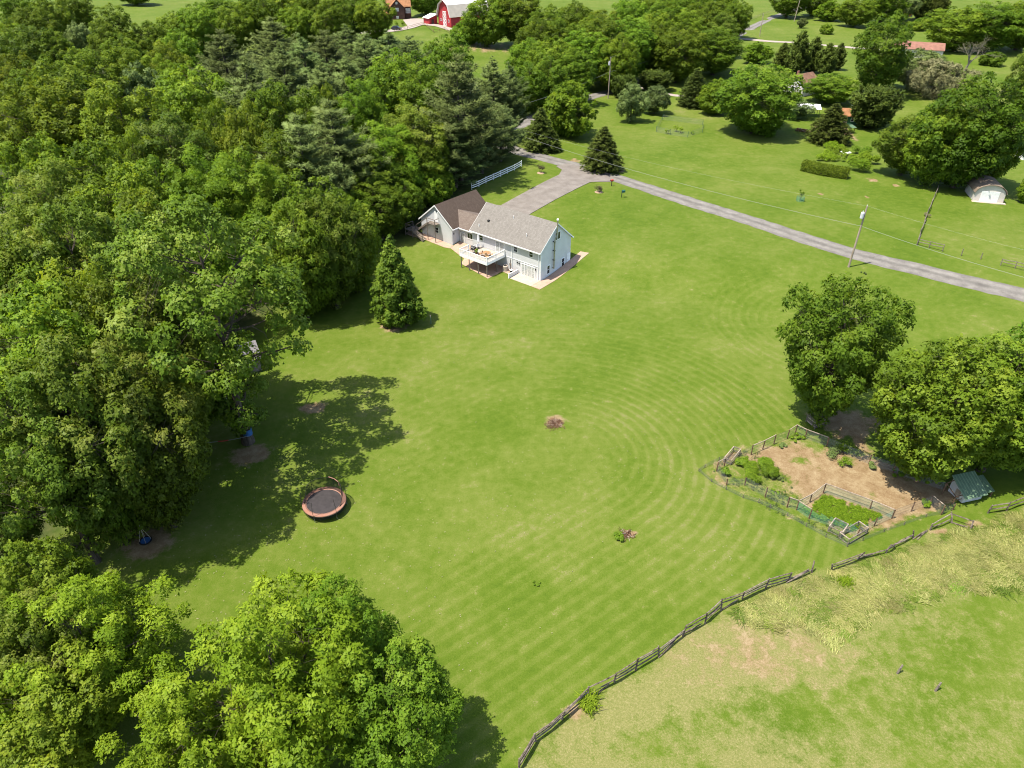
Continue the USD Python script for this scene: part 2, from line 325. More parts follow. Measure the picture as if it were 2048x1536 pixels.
def sheet(name, poly, mat, up=.08, step=.7, thick=.1):
    """a draped slab over a polygon in ground coordinates"""
    poly = Polygon(poly).buffer(0); x0, y0, x1, y1 = poly.bounds; mb = MB()
    tri = []
    for x in np.arange(x0, x1, step):
        for y in np.arange(y0, y1, step):
            c = poly.intersection(shapely.box(x, y, x + step, y + step))
            for g in getattr(c, 'geoms', [c]):
                if g.geom_type == 'Polygon' and g.area > 1e-4:
                    v, f = trimesh.creation.triangulate_polygon(g, engine='earcut'); mb.add(np.stack([v[:, 0], v[:, 1], terrain(v[:, 0], v[:, 1]) + up], 1), f)
    e = np.array(poly.exterior.segmentize(step).coords); zt = terrain(e[:, 0], e[:, 1]) + up
    n = len(e); v = np.vstack([np.stack([e[:, 0], e[:, 1], zt], 1), np.stack([e[:, 0], e[:, 1], zt - thick], 1)])
    mb.add(v, [[i, i + 1, n + i + 1, n + i] for i in range(n - 1)])
    return tag(mb.build(name, mat), kind='structure')
def smatw(name, ramp, scale=.5, fine=9.0, bump=.5, rough=.85, mixf=.5, tracks=False):
    ex = ({'at': ('attribute', {'attribute': 'across'}), 'ar': ('rgb_ramp', {'ramp': [(0, (.76,) * 3), (.16, (.86,) * 3), (.3, (1.06,) * 3), (.55, (1.1,) * 3), (.75, (.98,) * 3), (1, (.86,) * 3)]}), 'am': ('mix', {'mix_type': 'multiply', 'fac': 1.0})}, [('at.fac', 'ar.fac'), ('r.color', 'am.color1'), ('ar.color', 'am.color2'), ('am.color', 'p.base_color')]) if tracks else ({}, [('r.color', 'p.base_color')])
    M[name] = usdkit.material(stage, '/World/Looks/' + name, {**ex[0],
        'g': ('geometry', {}), 'a': ('noise_texture', {'scale': scale, 'detail': 5.0, 'roughness': .65}), 'f': ('noise_texture', {'scale': fine, 'detail': 4.0, 'roughness': .7}),
        'x': ('mix_float', {'fac': mixf}), 'r': ('rgb_ramp', {'ramp': ramp}), 'b': ('bump', {'strength': bump, 'distance': .03}),
        'p': ('principled_bsdf', {'roughness': rough, 'specular_ior_level': .2})},
        [('g.position', 'a.vector'), ('g.position', 'f.vector'), ('a.fac', 'x.a'), ('f.fac', 'x.b'), ('x.result', 'r.fac'), *ex[1], ('f.fac', 'b.height'), ('b.normal', 'p.normal')], surface='p.BSDF')
smatw('road_stone', [(.36, (.100, .090, .079)), (.5, (.156, .143, .126)), (.64, (.222, .205, .182))], tracks=True)
smatw('drive_stone', [(.36, (.118, .102, .088)), (.5, (.168, .146, .126)), (.64, (.220, .196, .172))])
smatw('concrete', [(.3, (.26, .165, .115)), (.5, (.37, .245, .175)), (.7, (.45, .32, .24))], scale=.9)
smatw('pale_concrete', [(.3, (.34, .26, .19)), (.5, (.42, .335, .255)), (.7, (.50, .41, .33))], scale=.9)
smatw('gravel', [(.3, (0.213, 0.172, 0.148)), (.5, (0.295, 0.246, 0.213)), (.7, (0.377, 0.328, 0.287))])
g2 = lambda *p: G(*p)[:2]
ROAD = bez([g2(*p) for p in [(2400, 690), (2200, 634), (2048, 590), (1880, 550), (1711, 508), (1560, 461), (1400, 410), (1300, 378), (1200, 346), (1120, 324), (1045, 305), (1008, 290), (1003, 272), (1040, 250), (1110, 218), (1195, 190), (1290, 160), (1340, 136), (1400, 105), (1465, 76), (1500, 57), (1545, 35), (1610, 15), (1700, -20)]], 20)
rc = np.stack([terrain(ROAD[:, 0], ROAD[:, 1])], 1)
strip('road', ROAD, 4.6, M['road_stone'], .06)
def hw(a, b): return HA + HU * a + HV * b          # house plan coordinates to ground
DRIVE = [g2(*p) for p in [(1002, 411), (1040, 390), (1085, 366), (1118, 350), (1124, 340), (1112, 333), (1135, 327), (1170, 336), (1215, 351), (1236, 359), (1222, 364), (1200, 364), (1180, 365), (1147, 381), (1110, 400), (1075, 420), (1040, 440)]] + [hw(19.5, 10.4), hw(27, 10.4), hw(26.3, 17)]
sheet('driveway', DRIVE, M['drive_stone'], .085, 1.2, .03)
strip('gravel_drive', bez([g2(*p) for p in [(1465, 76), (1500, 79), (1545, 83), (1610, 87), (1690, 94), (1760, 100)]], 12), 4.0, M['gravel'], .1)
strip('gravel_drive', bez([g2(*p) for p in [(1275, 168), (1300, 182), (1335, 189), (1362, 192), (1385, 196)]], 10), 2.6, M['gravel'], .1)
sheet('yard_gravel', [g2(*p) for p in [(690, 62), (760, 62), (795, 58), (815, 52), (806, 40), (826, 37), (856, 38), (866, 48), (890, 52), (906, 58), (900, 62), (872, 53), (845, 50), (828, 56), (800, 62), (740, 68), (690, 68)]], M['gravel'], .12, 4.0, .05)
sheet('walkway', [hw(*p) for p in [(0, -2.45), (-1.85, -2.5), (-1.5, 11.3), (-.05, 10.9), (-.1, 8.1), (-.1, 0), (0, -.05)]], M['concrete'], .06)
sheet('patio', [hw(*p) for p in [(.02, -.02), (.02, -2.45), (4.3, -2.45), (4.45, -.02)]], M['pale_concrete'], .06)
sheet('patio', [hw(*p) for p in [(4.62, -.02), (4.62, -1.5), (7.0, -1.2), (7.0, -4.75), (14.2, -3.4), (14.9, -1.9), (19.2, -.8), (19.3, 1.7), (14.7, 1.7), (14.5, -.02)]], M['concrete'], .05)
sheet('walkway', [hw(*p) for p in [(19.3, .05), (19.1, -.9), (20.3, -1.25), (25.4, -1.3), (28.2, -1.7), (29.6, -1.7), (29.6, .05)]], M['concrete'], .07)
# ---------------------------------------------------------------- the white house
def siding(name, col, pitch=.13):
    c = np.array(col)
    M[name] = usdkit.material(stage, '/World/Looks/' + name, {
        't': ('texture_coordinate', {}), 's': ('separate_xyz', {}), 'm': ('math', {'math_type': 'multiply', 'value2': 1 / pitch}), 'f': ('math', {'math_type': 'fraction'}),
        'n': ('noise_texture', {'scale': .8, 'detail': 4.0}), 'r': ('rgb_ramp', {'ramp': [(.3, c * .9), (.7, c * 1.02)]}),
        'g': ('map_range', {'from_min': 0.0, 'from_max': .14, 'to_min': .0, 'to_max': 1.0}), 'b': ('bump', {'strength': .6, 'distance': .02}),
        'k': ('mix', {'color1': tuple(c * .62)}), 'p': ('principled_bsdf', {'roughness': .45, 'specular_ior_level': .4})},
        [('t.object', 's.vector'), ('s.z', 'm.value1'), ('m.value', 'f.value1'), ('f.value', 'g.value'), ('t.object', 'n.vector'), ('n.fac', 'r.fac'), ('f.value', 'b.height'),
         ('g.result', 'k.fac'), ('r.color', 'k.color2'), ('k.color', 'p.base_color'), ('b.normal', 'p.normal')], surface='p.BSDF')
siding('white_siding', (.54, .545, .545))
def shingle(name, lo, mid, hi, streak=None):
    nodes = {'g': ('geometry', {}), 'n': ('noise_texture', {'scale': 1.2, 'detail': 6.0, 'roughness': .75}), 'f': ('noise_texture', {'scale': 9.0, 'detail': 3.0, 'roughness': .7}),
             'k': ('texture_coordinate', {}), 'br': ('brick_texture', {'scale': 1.0, 'brick_width': .32, 'row_height': .16, 'mortar_size': .012, 'color1': (.35, .35, .35), 'color2': (.65, .65, .65), 'mortar': (.0, .0, .0)}),
             'x': ('mix_float', {'fac': .55}), 'x2': ('mix_float', {'fac': .35}), 'r': ('rgb_ramp', {'ramp': [(.3, lo), (.5, mid), (.7, hi)]}), 'b': ('bump', {'strength': .6, 'distance': .03}),
             'p': ('principled_bsdf', {'roughness': .9, 'specular_ior_level': .15})}
    M[name] = usdkit.material(stage, '/World/Looks/' + name, nodes, [('g.position', 'n.vector'), ('g.position', 'f.vector'), ('k.object', 'br.vector'), ('n.fac', 'x.a'), ('f.fac', 'x.b'), ('x.result', 'x2.a'), ('br.color', 'x2.b'),
        ('x2.result', 'r.fac'), ('f.fac', 'b.height'), ('r.color', 'p.base_color'), ('b.normal', 'p.normal')], surface='p.BSDF')
shingle('grey_shingle', (.118, .106, .092), (.178, .162, .142), (.240, .220, .194))
shingle('brown_shingle', (.050, .035, .027), (.074, .054, .042), (.106, .080, .064))
shingle('tan_shingle', (.090, .066, .052), (.142, .112, .092), (.195, .165, .140))
M['white'] = smat('white_paint', (.78, .77, .74), .45, .4, .05, 1.5)
M['trim'] = smat('trim_white', (.72, .72, .70), .5, .4, .06, 2)
M['glass'] = usdkit.material(stage, '/World/Looks/window_glass', {'p': ('principled_bsdf', {'base_color': (.012, .016, .02), 'roughness': .06, 'specular_ior_level': .8})}, surface='p.BSDF')
M['curtain'] = smat('curtained_glass', (.42, .44, .42), .15, .7, .25, 4)
M['dark'] = smat('dark_metal', (.022, .021, .02), .45, .4, .1, 4)
M['black'] = smat('black_mesh', (.012, .012, .013), .7, .2, .1, 4)
M['flue'] = smat('flue_metal', (.34, .33, .25), .35, .5, .15, 3, metal=.6)
M['wood_grey'] = smat('weathered_wood', (.20, .165, .135), .9, .1, .3, 4, bump=.5, bscale=30, stretch=(1, 1, 3))
M['wood_brown'] = smat('brown_wood', (.19, .115, .07), .85, .15, .3, 4, bump=.4)
M['wood_rail'] = smat('old_rail_wood', (.175, .140, .110), .92, .1, .4, 3, bump=.6)
M['wood_pale'] = smat('pale_wood', (.36, .29, .225), .85, .15, .2, 4, bump=.4)
M['deck_board'] = usdkit.material(stage, '/World/Looks/deck_board', {'t': ('texture_coordinate', {}), 's': ('separate_xyz', {}), 'm': ('math', {'math_type': 'multiply', 'value2': 1 / .145}), 'f': ('math', {'math_type': 'fraction'}),
    'g': ('map_range', {'from_min': .0, 'from_max': .10, 'to_min': 0., 'to_max': 1.}), 'n': ('noise_texture', {'scale': 2.0, 'detail': 4.0}), 'r': ('rgb_ramp', {'ramp': [(.3, (.30, .25, .20)), (.7, (.42, .36, .30))]}), 'k': ('mix', {'color1': (.05, .04, .035)}),
    'p': ('principled_bsdf', {'roughness': .8})}, [('t.object', 's.vector'), ('s.y', 'm.value1'), ('m.value', 'f.value1'), ('f.value', 'g.value'), ('t.object', 'n.vector'), ('n.fac', 'r.fac'), ('g.result', 'k.fac'), ('r.color', 'k.color2'), ('k.color', 'p.base_color')], surface='p.BSDF')
HYD = math.degrees(HYAW)
def hl(x, y, z=0.0):                       # house-local to world
    p = hw(x, -y); return np.array([p[0], p[1], z])
house = thing('white_house', 'white sided house with grey and brown roofs and garage wing beside the driveway', 'house', (HA[0], HA[1], 0), HYD)
L_, W_, HE, HR, EO, RO = 14.62, 8.0, 4.92, 8.56, .42, .22
SL = (HR - HE) / (W_ / 2 + EO); TK = .16
def P(m, n, mat, par=None, lab=None): return m.build(n, M[mat], par if par is not None else house, label=lab)
wz = lambda b: HE + SL * (b + EO) - TK - .02
P(MB().prism([(0, -1.2), (0, wz(0)), (-W_ / 2, wz(W_ / 2)), (-W_, wz(0)), (-W_, -1.2)], 0, 0, L_), 'wall', 'white_siding')
def slab(mb, x0, x1, y0, z0, y1, z1, t=TK, axis=0):
    """a sloping roof slab running along axis"""
    mb.prism([(y0, z0), (y1, z1), (y1, z1 - t), (y0, z0 - t)], axis, x0, x1)
    return mb
P(slab(slab(MB(), -RO, L_ + RO, EO, HE, -W_ / 2, HR), -RO, L_ + RO, -W_ - EO, HE, -W_ / 2 - .004, HR), 'roof', 'grey_shingle', lab='grey shingled main roof')
fa = MB()
for s in (1, -1):
    y0 = EO + .012 if s == 1 else -W_ - EO - .012
    fa.box(-RO - .02, L_ + RO + .02, y0, y0 + s * .09, HE - .20, HE - .03)              # gutter
for x in (-RO - .03, L_ + RO + .003):
    for y0 in (EO, -W_ - EO):
        fa.prism([(y0, HE - .004), (-W_ / 2, HR - .004), (-W_ / 2, HR - .24), (y0, HE - .24)], 0, x, x + .03)
P(fa, 'roof_trim', 'trim')
P(MB().box(0.02, L_ - .02, EO - .01, .004, HE - .20, HE - .17).box(-RO + .01, -.004, EO - .02, -W_ - EO + .02, HE - .22, HE - .19) if 0 else MB().box(0.02, L_ - .02, EO - .01, .004, HE - .20, HE - .17), 'soffit', 'trim')
# foundation ledge, corner boards, downspouts
P(MB().box(.30, 7.1, .004, .05, 2.24, 2.31), 'ledge', 'trim')
P(MB().box(-.02, .14, -.14, .03, -.3, 4.78), 'corner_board', 'trim')
for a in (5.87, .42):
    P(MB().bar((a, .06, .05), (a, .06, HE - .25), .09).bar((a, .06, .05), (a, .30, .02), .09), 'downspout', 'white')
def window(parent, c, w, h, face, panes=1, mat='glass', fr=.09, name='window', bars=True):
    """face: '+y' the long wall, '-x' the gable end; c = (along, depth, z centre)"""
    m, g = MB(), []
    def add(mb, a0, a1, z0, z1, d0, d1):
        if face == '+y': mb.box(c[0] + a0, c[0] + a1, c[1] + d0, c[1] + d1, c[2] + z0, c[2] + z1)
        elif face == '-x': mb.box(c[1] - d1, c[1] - d0, c[0] + a0, c[0] + a1, c[2] + z0, c[2] + z1)
        elif face == '-y': mb.box(c[0] + a0, c[0] + a1, c[1] - d1, c[1] - d0, c[2] + z0, c[2] + z1)
        elif face == '+x': mb.box(c[1] + d0, c[1] + d1, c[0] + a0, c[0] + a1, c[2] + z0, c[2] + z1)
    for a0, a1, z0, z1 in [(-w / 2 - fr, -w / 2, -h / 2 - fr, h / 2 + fr), (w / 2, w / 2 + fr, -h / 2 - fr, h / 2 + fr), (-w / 2, w / 2, h / 2, h / 2 + fr), (-w / 2, w / 2, -h / 2 - fr, -h / 2)]: add(m, a0, a1, z0, z1, -.02, .06)
    if bars: add(m, -w / 2, w / 2, -.025, .025, -.02, .045)
    for k in range(1, panes): add(m, -w / 2 + w * k / panes - .035, -w / 2 + w * k / panes + .035, -h / 2, h / 2, -.02, .05)
    f = m.build(name, M['white'], parent)
    for k in range(panes):
        for z0, z1 in ([(-h / 2, -.025), (.025, h / 2)] if bars else [(-h / 2, h / 2)]):
            p = MB(); a0 = -w / 2 + w * k / panes + (.035 if k else 0); a1 = -w / 2 + w * (k + 1) / panes - (.035 if k < panes - 1 else 0)
            add(p, a0, a1, z0, z1, -.01, .02); p.build('pane', M[mat], f)
    return f
for a, w in ((5.13, .72), (1.95, .72), (12.58, .74)): window(house, (a, 0, 4.05), w, .92, '+y')
window(house, (8.5, 0, 3.42), 1.75, 1.85, '+y', 2, 'curtain', bars=False, name='patio_door')
window(house, (2.52, 0, .96), 2.65, 1.9, '+y', 4, 'curtain', bars=False, name='sliding_door')
window(house, (-2.02, 0, 1.28), .68, 1.35, '-x'); window(house, (-5.98, 0, 1.22), .66, 1.35, '-x')
window(house, (-4.25, 0, 6.35), 1.25, 1.2, '-x', 2, bars=False)
dr = Bx(-.05, -.003, -7.95, -7.05, .45, 2.35).build('door', M['trim'], house); Bx(-.09, -.052, -7.2, -7.12, 1.3, 1.36).build('handle', M['dark'], dr)
# wall lamps, meter and pipes on the back wall
for a, z in ((4.35, 1.85), (.95, 1.75), (4.75, 1.9)): P(MB().box(a - .08, a + .08, .004, .14, z - .16, z + .1).box(a - .05, a + .05, .14, .17, z - .1, z + .04), 'wall_lamp', 'dark')
P(MB().bar((6.2, .06, .1), (6.2, .06, 2.0), .07).box(6.05, 6.35, .004, .16, .9, 1.3), 'meter_pipe', 'wood_grey')
# flue on the gable end
fl = P(MB().tube([(-.28, -3.15, 1.15), (-.28, -3.15, 5.9), (-.30, -3.4, 6.4), (-.32, -3.62, 6.8), (-.32, -3.7, 9.2)], .115, 10).tube([(0.02, -3.15, 1.25), (-.28, -3.15, 1.2)], .1, 8), 'flue', 'flue')
MB().tube([(-.32, -3.7, 9.16), (-.32, -3.7, 9.36)], .17, 12).build('cap', M['trim'], fl)
for z, y in ((2.6, -3.15), (4.2, -3.15), (5.7, -3.15)): Bx(-.42, .0, y - .15, y + .15, z, z + .05).build('bracket', M['dark'], fl)
# vents that stand on the back slope of the roof
for a, b, h in ((8.04, 2.9, .42), (3.83, 1.14, .48), (13.43, .45, .45)):
    zr = HE + SL * (b + EO); P(MB().tube([(a, -b, zr - .1), (a, -b, zr + h)], .06, 8), 'vent_pipe', 'white')
zr = HE + SL * (1.52 + EO); P(MB().box(12.05, 12.40, -1.7, -1.35, zr + .0, zr + .22), 'roof_vent', 'dark')
# breezeway: set back between the house and the garage
GX0, GW, GHE, GHR, GB, GL = 19.48, 7.56, 3.81, 7.19, .12, 10.2
BB = 1.8; bz = 3.74; br_b = 3.85; brz = bz + SL * (br_b - (BB - .42))
P(Bx(L_ + .003, GX0 - .003, -7.2, -BB, -.8, bz + SL * .42 - TK - .06), 'breezeway_wall', 'white_siding')
rf = MB(); GS = (GHR - GHE) / (GW / 2 + EO)
gx_at = lambda z: GX0 + GW / 2 - (GHR - z) / GS
v = [(L_ + RO + .01, -(BB - .42), bz), (GX0 - EO + .1, -(BB - .42), bz), (gx_at(brz) + .15, -br_b, brz), (L_ + RO + .01, -br_b, brz)]
rf.hexa([(x, y, z - TK) for x, y, z in v] + v)
v = [(L_ + RO + .01, -br_b - .004, brz), (gx_at(brz) + .15, -br_b - .004, brz), (GX0 + .1, -8.4, bz + .3), (L_ + RO + .01, -8.4, bz + .3)]
rf.hexa([(x, y, z - TK) for x, y, z in v] + v)
P(rf, 'breezeway_roof', 'tan_shingle', lab='low tan shingled roof between house and garage')
P(Bx(L_ + .25, GX0 - EO, -(BB - .43) , -(BB - .43) + .09, bz - .19, bz - .03), 'gutter', 'trim')
window(house, (16.55, -BB, 2.62), 1.75, .95, '+y', 3, bars=False)
window(house, (18.6, -BB, 1.75), .85, 1.95, '+y', 1, 'curtain', bars=False, name='back_door')
# garage wing, its ridge across the house
gw_ = lambda x: GHE + GS * (min(x - GX0, GX0 + GW - x) + EO) - TK - .02
gm = GX0 + GW / 2
P(MB().prism([(GX0, -.8), (GX0, gw_(GX0)), (gm, gw_(gm)), (GX0 + GW, gw_(GX0)), (GX0 + GW, -.8)], 1, -GB - GL, -GB), 'garage_wall', 'white_siding')
rf = MB()
for x0, x1 in ((GX0 - EO, gm + .002), (GX0 + GW + EO, gm - .002)):
    rf.prism([(x0, GHE), (x1, GHR), (x1, GHR - TK), (x0, GHE - TK)], 1, -GB - GL - RO, -GB + RO)
P(rf, 'garage_roof', 'brown_shingle', lab='dark brown shingled garage roof')
gt = MB()
for x0 in (GX0 - EO - .01, GX0 + GW + EO + .01):
    gt.prism([(x0, GHE - .004), (gm, GHR - .004), (gm, GHR - .25), (x0, GHE - .25)], 1, -GB + RO + .003, -GB + RO + .04)
gt.box(GX0 - EO - .10, GX0 - EO - .012, -GB + RO, -2.2, GHE - .2, GHE - .03)
P(gt, 'garage_trim', 'trim')
window(house, (23.2, -GB, 2.6), .72, .95, '+y')
gd_ = P(Bx(22.75, 23.6, -GB + .003, -GB + .05, 4.12, 5.95), 'loft_door', 'trim'); Bx(22.83, 22.9, -GB + .052, -GB + .09, 4.9, 4.98).build('handle', M['dark'], gd_)
P(Bx(22.95, 23.2, -GB + .003, -GB + .16, 6.05, 6.2), 'flood_lamp', 'dark')
P(Bx(GX0 + .03 - .11, GX0 - .003, -.55, -.40, 2.65, 2.95), 'wall_lamp', 'dark')
P(MB().box(20.3, 22.9, -GB - GL - .05, -GB - GL - .003, .3, 2.8).box(23.6, 26.2, -GB - GL - .05, -GB - GL - .003, .3, 2.8), 'garage_door', 'trim')
for a in (3, 6.5, 10.5): window(house, (a, -W_, 3.8), .9, 1.1, '-y')
# ---------------------------------------------------------------- deck and what stands on it
DZ = 2.45; D0, D1, DY = 7.4, 13.3, 4.5
deck = thing('deck', 'raised wooden deck with white railing along the back wall of the white house', 'deck', hl(0, 0), HYD)
def DP(m, n, mat, lab=None): return m.build(n, M[mat], deck, label=lab)
DP(Bx(D0, D1, .07, DY, DZ - .04, DZ), 'floor', 'deck_board')
DP(MB().box(D0 - .04, D1 + .04, DY + .003, DY + .05, DZ - .36, DZ + .02).box(D0 - .05, D0 - .003, .07, DY, DZ - .36, DZ + .02).box(D1 + .003, D1 + .05, .07, DY, DZ - .36, DZ + .02), 'skirt', 'white')
DP(MB().box(D0, D1, 1.2, 1.3, DZ - .28, DZ - .045).box(D0, D1, 3.3, 3.4, DZ - .28, DZ - .045), 'beam', 'wood_brown')
for a in (D0 + .12, 9.4, 11.4, D1 - .12):
    z0 = float(terrain(*hl(a, DY - .12)[:2])); DP(Bx(a - .06, a + .06, DY - .2, DY - .08, z0, DZ - .05), 'post', 'wood_grey')
DP(Bx(D0 + .06, D0 + .18, 1.9, 2.02, 0, DZ - .05), 'post', 'wood_grey')
rp = [(D0, DY), (9.4, DY), (11.4, DY), (D1, DY), (D0, 2.3), (D0, .2), (D1, 2.4)]
for x, y in rp: DP(Bx(x - .06, x + .06, y - .06, y + .06, DZ, DZ + .98), 'railing_post', 'white')
DP(MB().box(D0, D1, DY - .05, DY + .05, DZ + .86, DZ + .93).box(D0 - .05, D0 + .05, .2, DY - .05, DZ + .86, DZ + .93).box(D1 - .05, D1 + .05, 2.4, DY - .05, DZ + .86, DZ + .93), 'top_rail', 'white')
DP(MB().box(D0, D1, DY - .03, DY + .03, DZ + .08, DZ + .14).box(D0 - .03, D0 + .03, .2, DY - .05, DZ + .08, DZ + .14).box(D1 - .03, D1 + .03, 2.4, DY - .05, DZ + .08, DZ + .14), 'bottom_rail', 'white')
bl = MB()
for x in np.arange(D0 + .13, D1 - .1, .125): bl.box(x - .018, x + .018, DY - .018, DY + .018, DZ + .14, DZ + .86)
for y in np.arange(.3, DY - .1, .125): bl.box(D0 - .018, D0 + .018, y - .018, y + .018, DZ + .14, DZ + .86)
for y in np.arange(2.5, DY - .1, .125): bl.box(D1 - .018, D1 + .018, y - .018, y + .018, DZ + .14, DZ + .86)
tag(DP(bl, 'balusters', 'white'), kind='stuff')
M['table_wood'] = smat('table_wood', (.36, .19, .085), .5, .4, .2, 5)
M['cushion'] = smat('chair_tan', (.42, .27, .14), .7, .2, .15, 5)
def lathe(mb, prof, n=14, c=(0, 0, 0)):
    pr = np.array(prof, float); an = np.arange(n) * 2 * PI / n
    v = np.stack([pr[:, 0][:, None] * np.cos(an) + c[0], pr[:, 0][:, None] * np.sin(an) + c[1], np.repeat(pr[:, 1][:, None], n, 1) + c[2]], -1).reshape(-1, 3)
    f = [[i * n + j, i * n + (j + 1) % n, (i + 1) * n + (j + 1) % n, (i + 1) * n + j] for i in range(len(pr) - 1) for j in range(n)]
    return mb.add(v, f)
tb = thing('patio_table', 'round brown table on the deck', 'table', hl(9.2, 2.55, DZ))
lathe(MB(), [(0, .70), (.66, .70), (.68, .72), (.68, .74), (.66, .755), (0, .755)], 24).build('tabletop', M['table_wood'], tb)
for i in range(4):
    an = i * PI / 2 + .4; MB().bar((.5 * math.cos(an), .5 * math.sin(an), 0), (.42 * math.cos(an), .42 * math.sin(an), .70), .05).build('leg', M['table_wood'], tb)
def chair(x, y, rz, label, mat):
    c = thing('patio_chair', label, 'chair', hl(x, y, DZ), rz, 'chairs on the deck')
    Bx(-.24, .24, -.24, .24, .40, .45).build('seat', M[mat], c)
    MB().hexa([(-.24, .20, .45), (.24, .20, .45), (.24, .25, .45), (-.24, .25, .45), (-.23, .32, .98), (.23, .32, .98), (.23, .36, .98), (-.23, .36, .98)]).build('backrest', M[mat], c)
    for sx in (-1, 1):
        for sy in (-1, 1): MB().bar((sx * .21, sy * .21, 0), (sx * .21, sy * .21, .40), .04).build('leg', M[mat], c)
        MB().bar((sx * .25, -.22, .64), (sx * .25, .24, .66), .05, .03).bar((sx * .25, -.2, .45), (sx * .25, -.2, .63), .03).build('arm', M[mat], c)
chair(8.35, 2.2, 100, 'tan chair right of the round deck table, nearest the door', 'cushion')
chair(8.5, 3.2, 40, 'tan chair at the near right of the round deck table', 'cushion')
chair(10.15, 2.9, -110, 'brown chair left of the round deck table', 'table_wood')
chair(12.5, 1.0, 200, 'white chair by the closed umbrella on the deck', 'white'); chair(12.7, 2.0, 250, 'white chair beside the dark grill on the deck', 'white')
gr = thing('grill', 'dark barbecue grill on the deck between plant and railing', 'grill', hl(11.85, 2.75, DZ), HYD)
Bx(-.45, .45, -.25, .25, .55, .85).build('firebox', M['dark'], gr)
MB().prism([(-.26, .86), (.26, .86), (.24, 1.05), (.1, 1.16), (-.1, 1.16), (-.24, 1.05)], 0, -.45, .45).build('lid', M['dark'], gr)
Bx(-.9, -.46, -.22, .22, .80, .84).build('side_shelf', M['table_wood'], gr); MB().bar((-.3, .29, .98), (.3, .29, .98), .03).build('handle', M['trim'], gr)
for sx in (-1, 1):
    for sy in (-1, 1): Bx(sx * .40 - .025, sx * .40 + .025, sy * .2 - .025, sy * .2 + .025, 0, .55).build('leg', M['dark'], gr)
um = thing('umbrella', 'closed white patio umbrella standing on the deck by the house wall', 'umbrella', hl(12.6, .75, DZ))
MB().tube([(0, 0, 0), (0, 0, 2.35)], .025, 8).build('pole', M['wood_brown'], um)
lathe(MB(), [(.0, .0), (.25, .0), (.25, .08), (0, .08)], 14).build('base', M['dark'], um)
u2 = MB(); n = 16; an = np.arange(n) * 2 * PI / n
pr = [(.05, 2.40), (.10, 2.1), (.15, 1.7), (.20, 1.25), (.17, 1.15)]
vv = np.array([[r * (1 + .28 * (j % 2)) * math.cos(an[j]), r * (1 + .28 * (j % 2)) * math.sin(an[j]), z] for r, z in pr for j in range(n)])
u2.add(vv, [[i * n + j, i * n + (j + 1) % n, (i + 1) * n + (j + 1) % n, (i + 1) * n + j] for i in range(4) for j in range(n)]).build('canopy', M['white'], um)
def leafy(prim, pts, size, mat, seed, n=600, asp=.5, upn=.8, name='foliage'):
    """loose foliage round some clump centres (x, y, z, r)"""
    R = np.random.default_rng(seed); c, d = [], []
    for x, y, z, r in pts:
        k = R.normal(size=(n, 3)); k /= np.linalg.norm(k, axis=1, keepdims=True); d.append(k); c.append(np.array([x, y, z]) + k * r * R.uniform(.3, 1, (n, 1)) ** .6 * [1, 1, .8])
    c, d = np.vstack(c), np.vstack(d); c[:, 2] = np.maximum(c[:, 2], .02)
    crown_mesh([sprays(c, d + [0, 0, upn], size * R.uniform(.6, 1.3, len(c)), asp, np.clip(R.normal(size=len(c)) * .2 + .5, 0, 1), R)], str(prim.GetPath()) + '/' + numbered(str(prim.GetPath()), name), M[mat])
def DEFER_plants():
    pt = thing('potted_plant', 'leafy green plant in a brown pot on the deck', 'plant', hl(11.0, 3.0, DZ))
    lathe(MB(), [(.0, .0), (.17, .0), (.23, .38), (.25, .38), (.25, .42), (.20, .42), (.19, .36), (0, .36)], 14).build('pot', M['wood_brown'], pt)
    leafy(pt, [(0, 0, .68, .34), (.12, .1, .9, .2)], .16, 'bright_leaf', 3, 160)
# ---------------------------------------------------------------- outside stair of the garage loft
stair = thing('outside_stair', 'grey wooden outside stair with landings climbing the garage gable wall', 'stair', hl(0, 0), HYD)
def SP(m, n, mat='wood_grey'): return m.build(n, M[mat], stair)
y1, y2 = -.06, 1.02
SP(Bx(22.4, 24.5, y1, y2, 3.93, 4.0), 'upper_landing'); SP(Bx(27.2, 29.2, y1, 2.05, 1.90, 1.98), 'lower_landing')
for k in range(9):
    t = (k + .5) / 9; x = 27.2 - t * 2.7; z = 1.98 + t * 1.95; SP(Bx(x - .14, x + .14, y1 + .05, y2 - .05, z - .02, z + .03), 'tread')
zg = float(terrain(*hl(25, 1.6)[:2])) 
for k in range(8):
    t = (k + .5) / 8; x = 27.2 - t * 2.5; z = 1.92 - t * (1.92 - zg - .1); SP(Bx(x - .14, x + .14, 1.12, 2.0, z - .02, z + .03), 'tread', 'wood_pale')
for y in (y1 + .02, y2 - .02): SP(MB().bar((27.2, y, 1.88), (24.5, y, 3.86), .05, .26), 'stringer')
for y in (1.09, 2.03): SP(MB().bar((27.2, y, 1.82), (24.7, y, zg + .1), .05, .26), 'stringer')
for x, y in ((22.5, y2), (24.4, y2), (29.1, 2.0), (29.1, .1), (27.3, 2.0), (27.3, 1.05)):
    zb = float(terrain(*hl(x, y)[:2])) - .1; top = 4.95 if x < 25 else 2.9; SP(Bx(x - .05, x + .05, y - .05, y + .05, zb, top), 'post')
SP(MB().bar((22.5, y2, 4.92), (24.4, y2, 4.92), .08).bar((22.5, y2, 4.92), (22.5, 0, 4.92), .08), 'hand_rail')
SP(MB().bar((24.4, y2, 4.92), (27.3, y2, 2.9), .08), 'hand_rail'); SP(MB().bar((27.3, 2.0, 2.88), (24.75, 2.0, zg + 1.0), .08), 'hand_rail'); SP(MB().bar((27.3, 2.0, 2.9), (29.1, 2.0, 2.9), .08).bar((29.1, 2.0, 2.9), (29.1, .1, 2.9), .08), 'hand_rail')
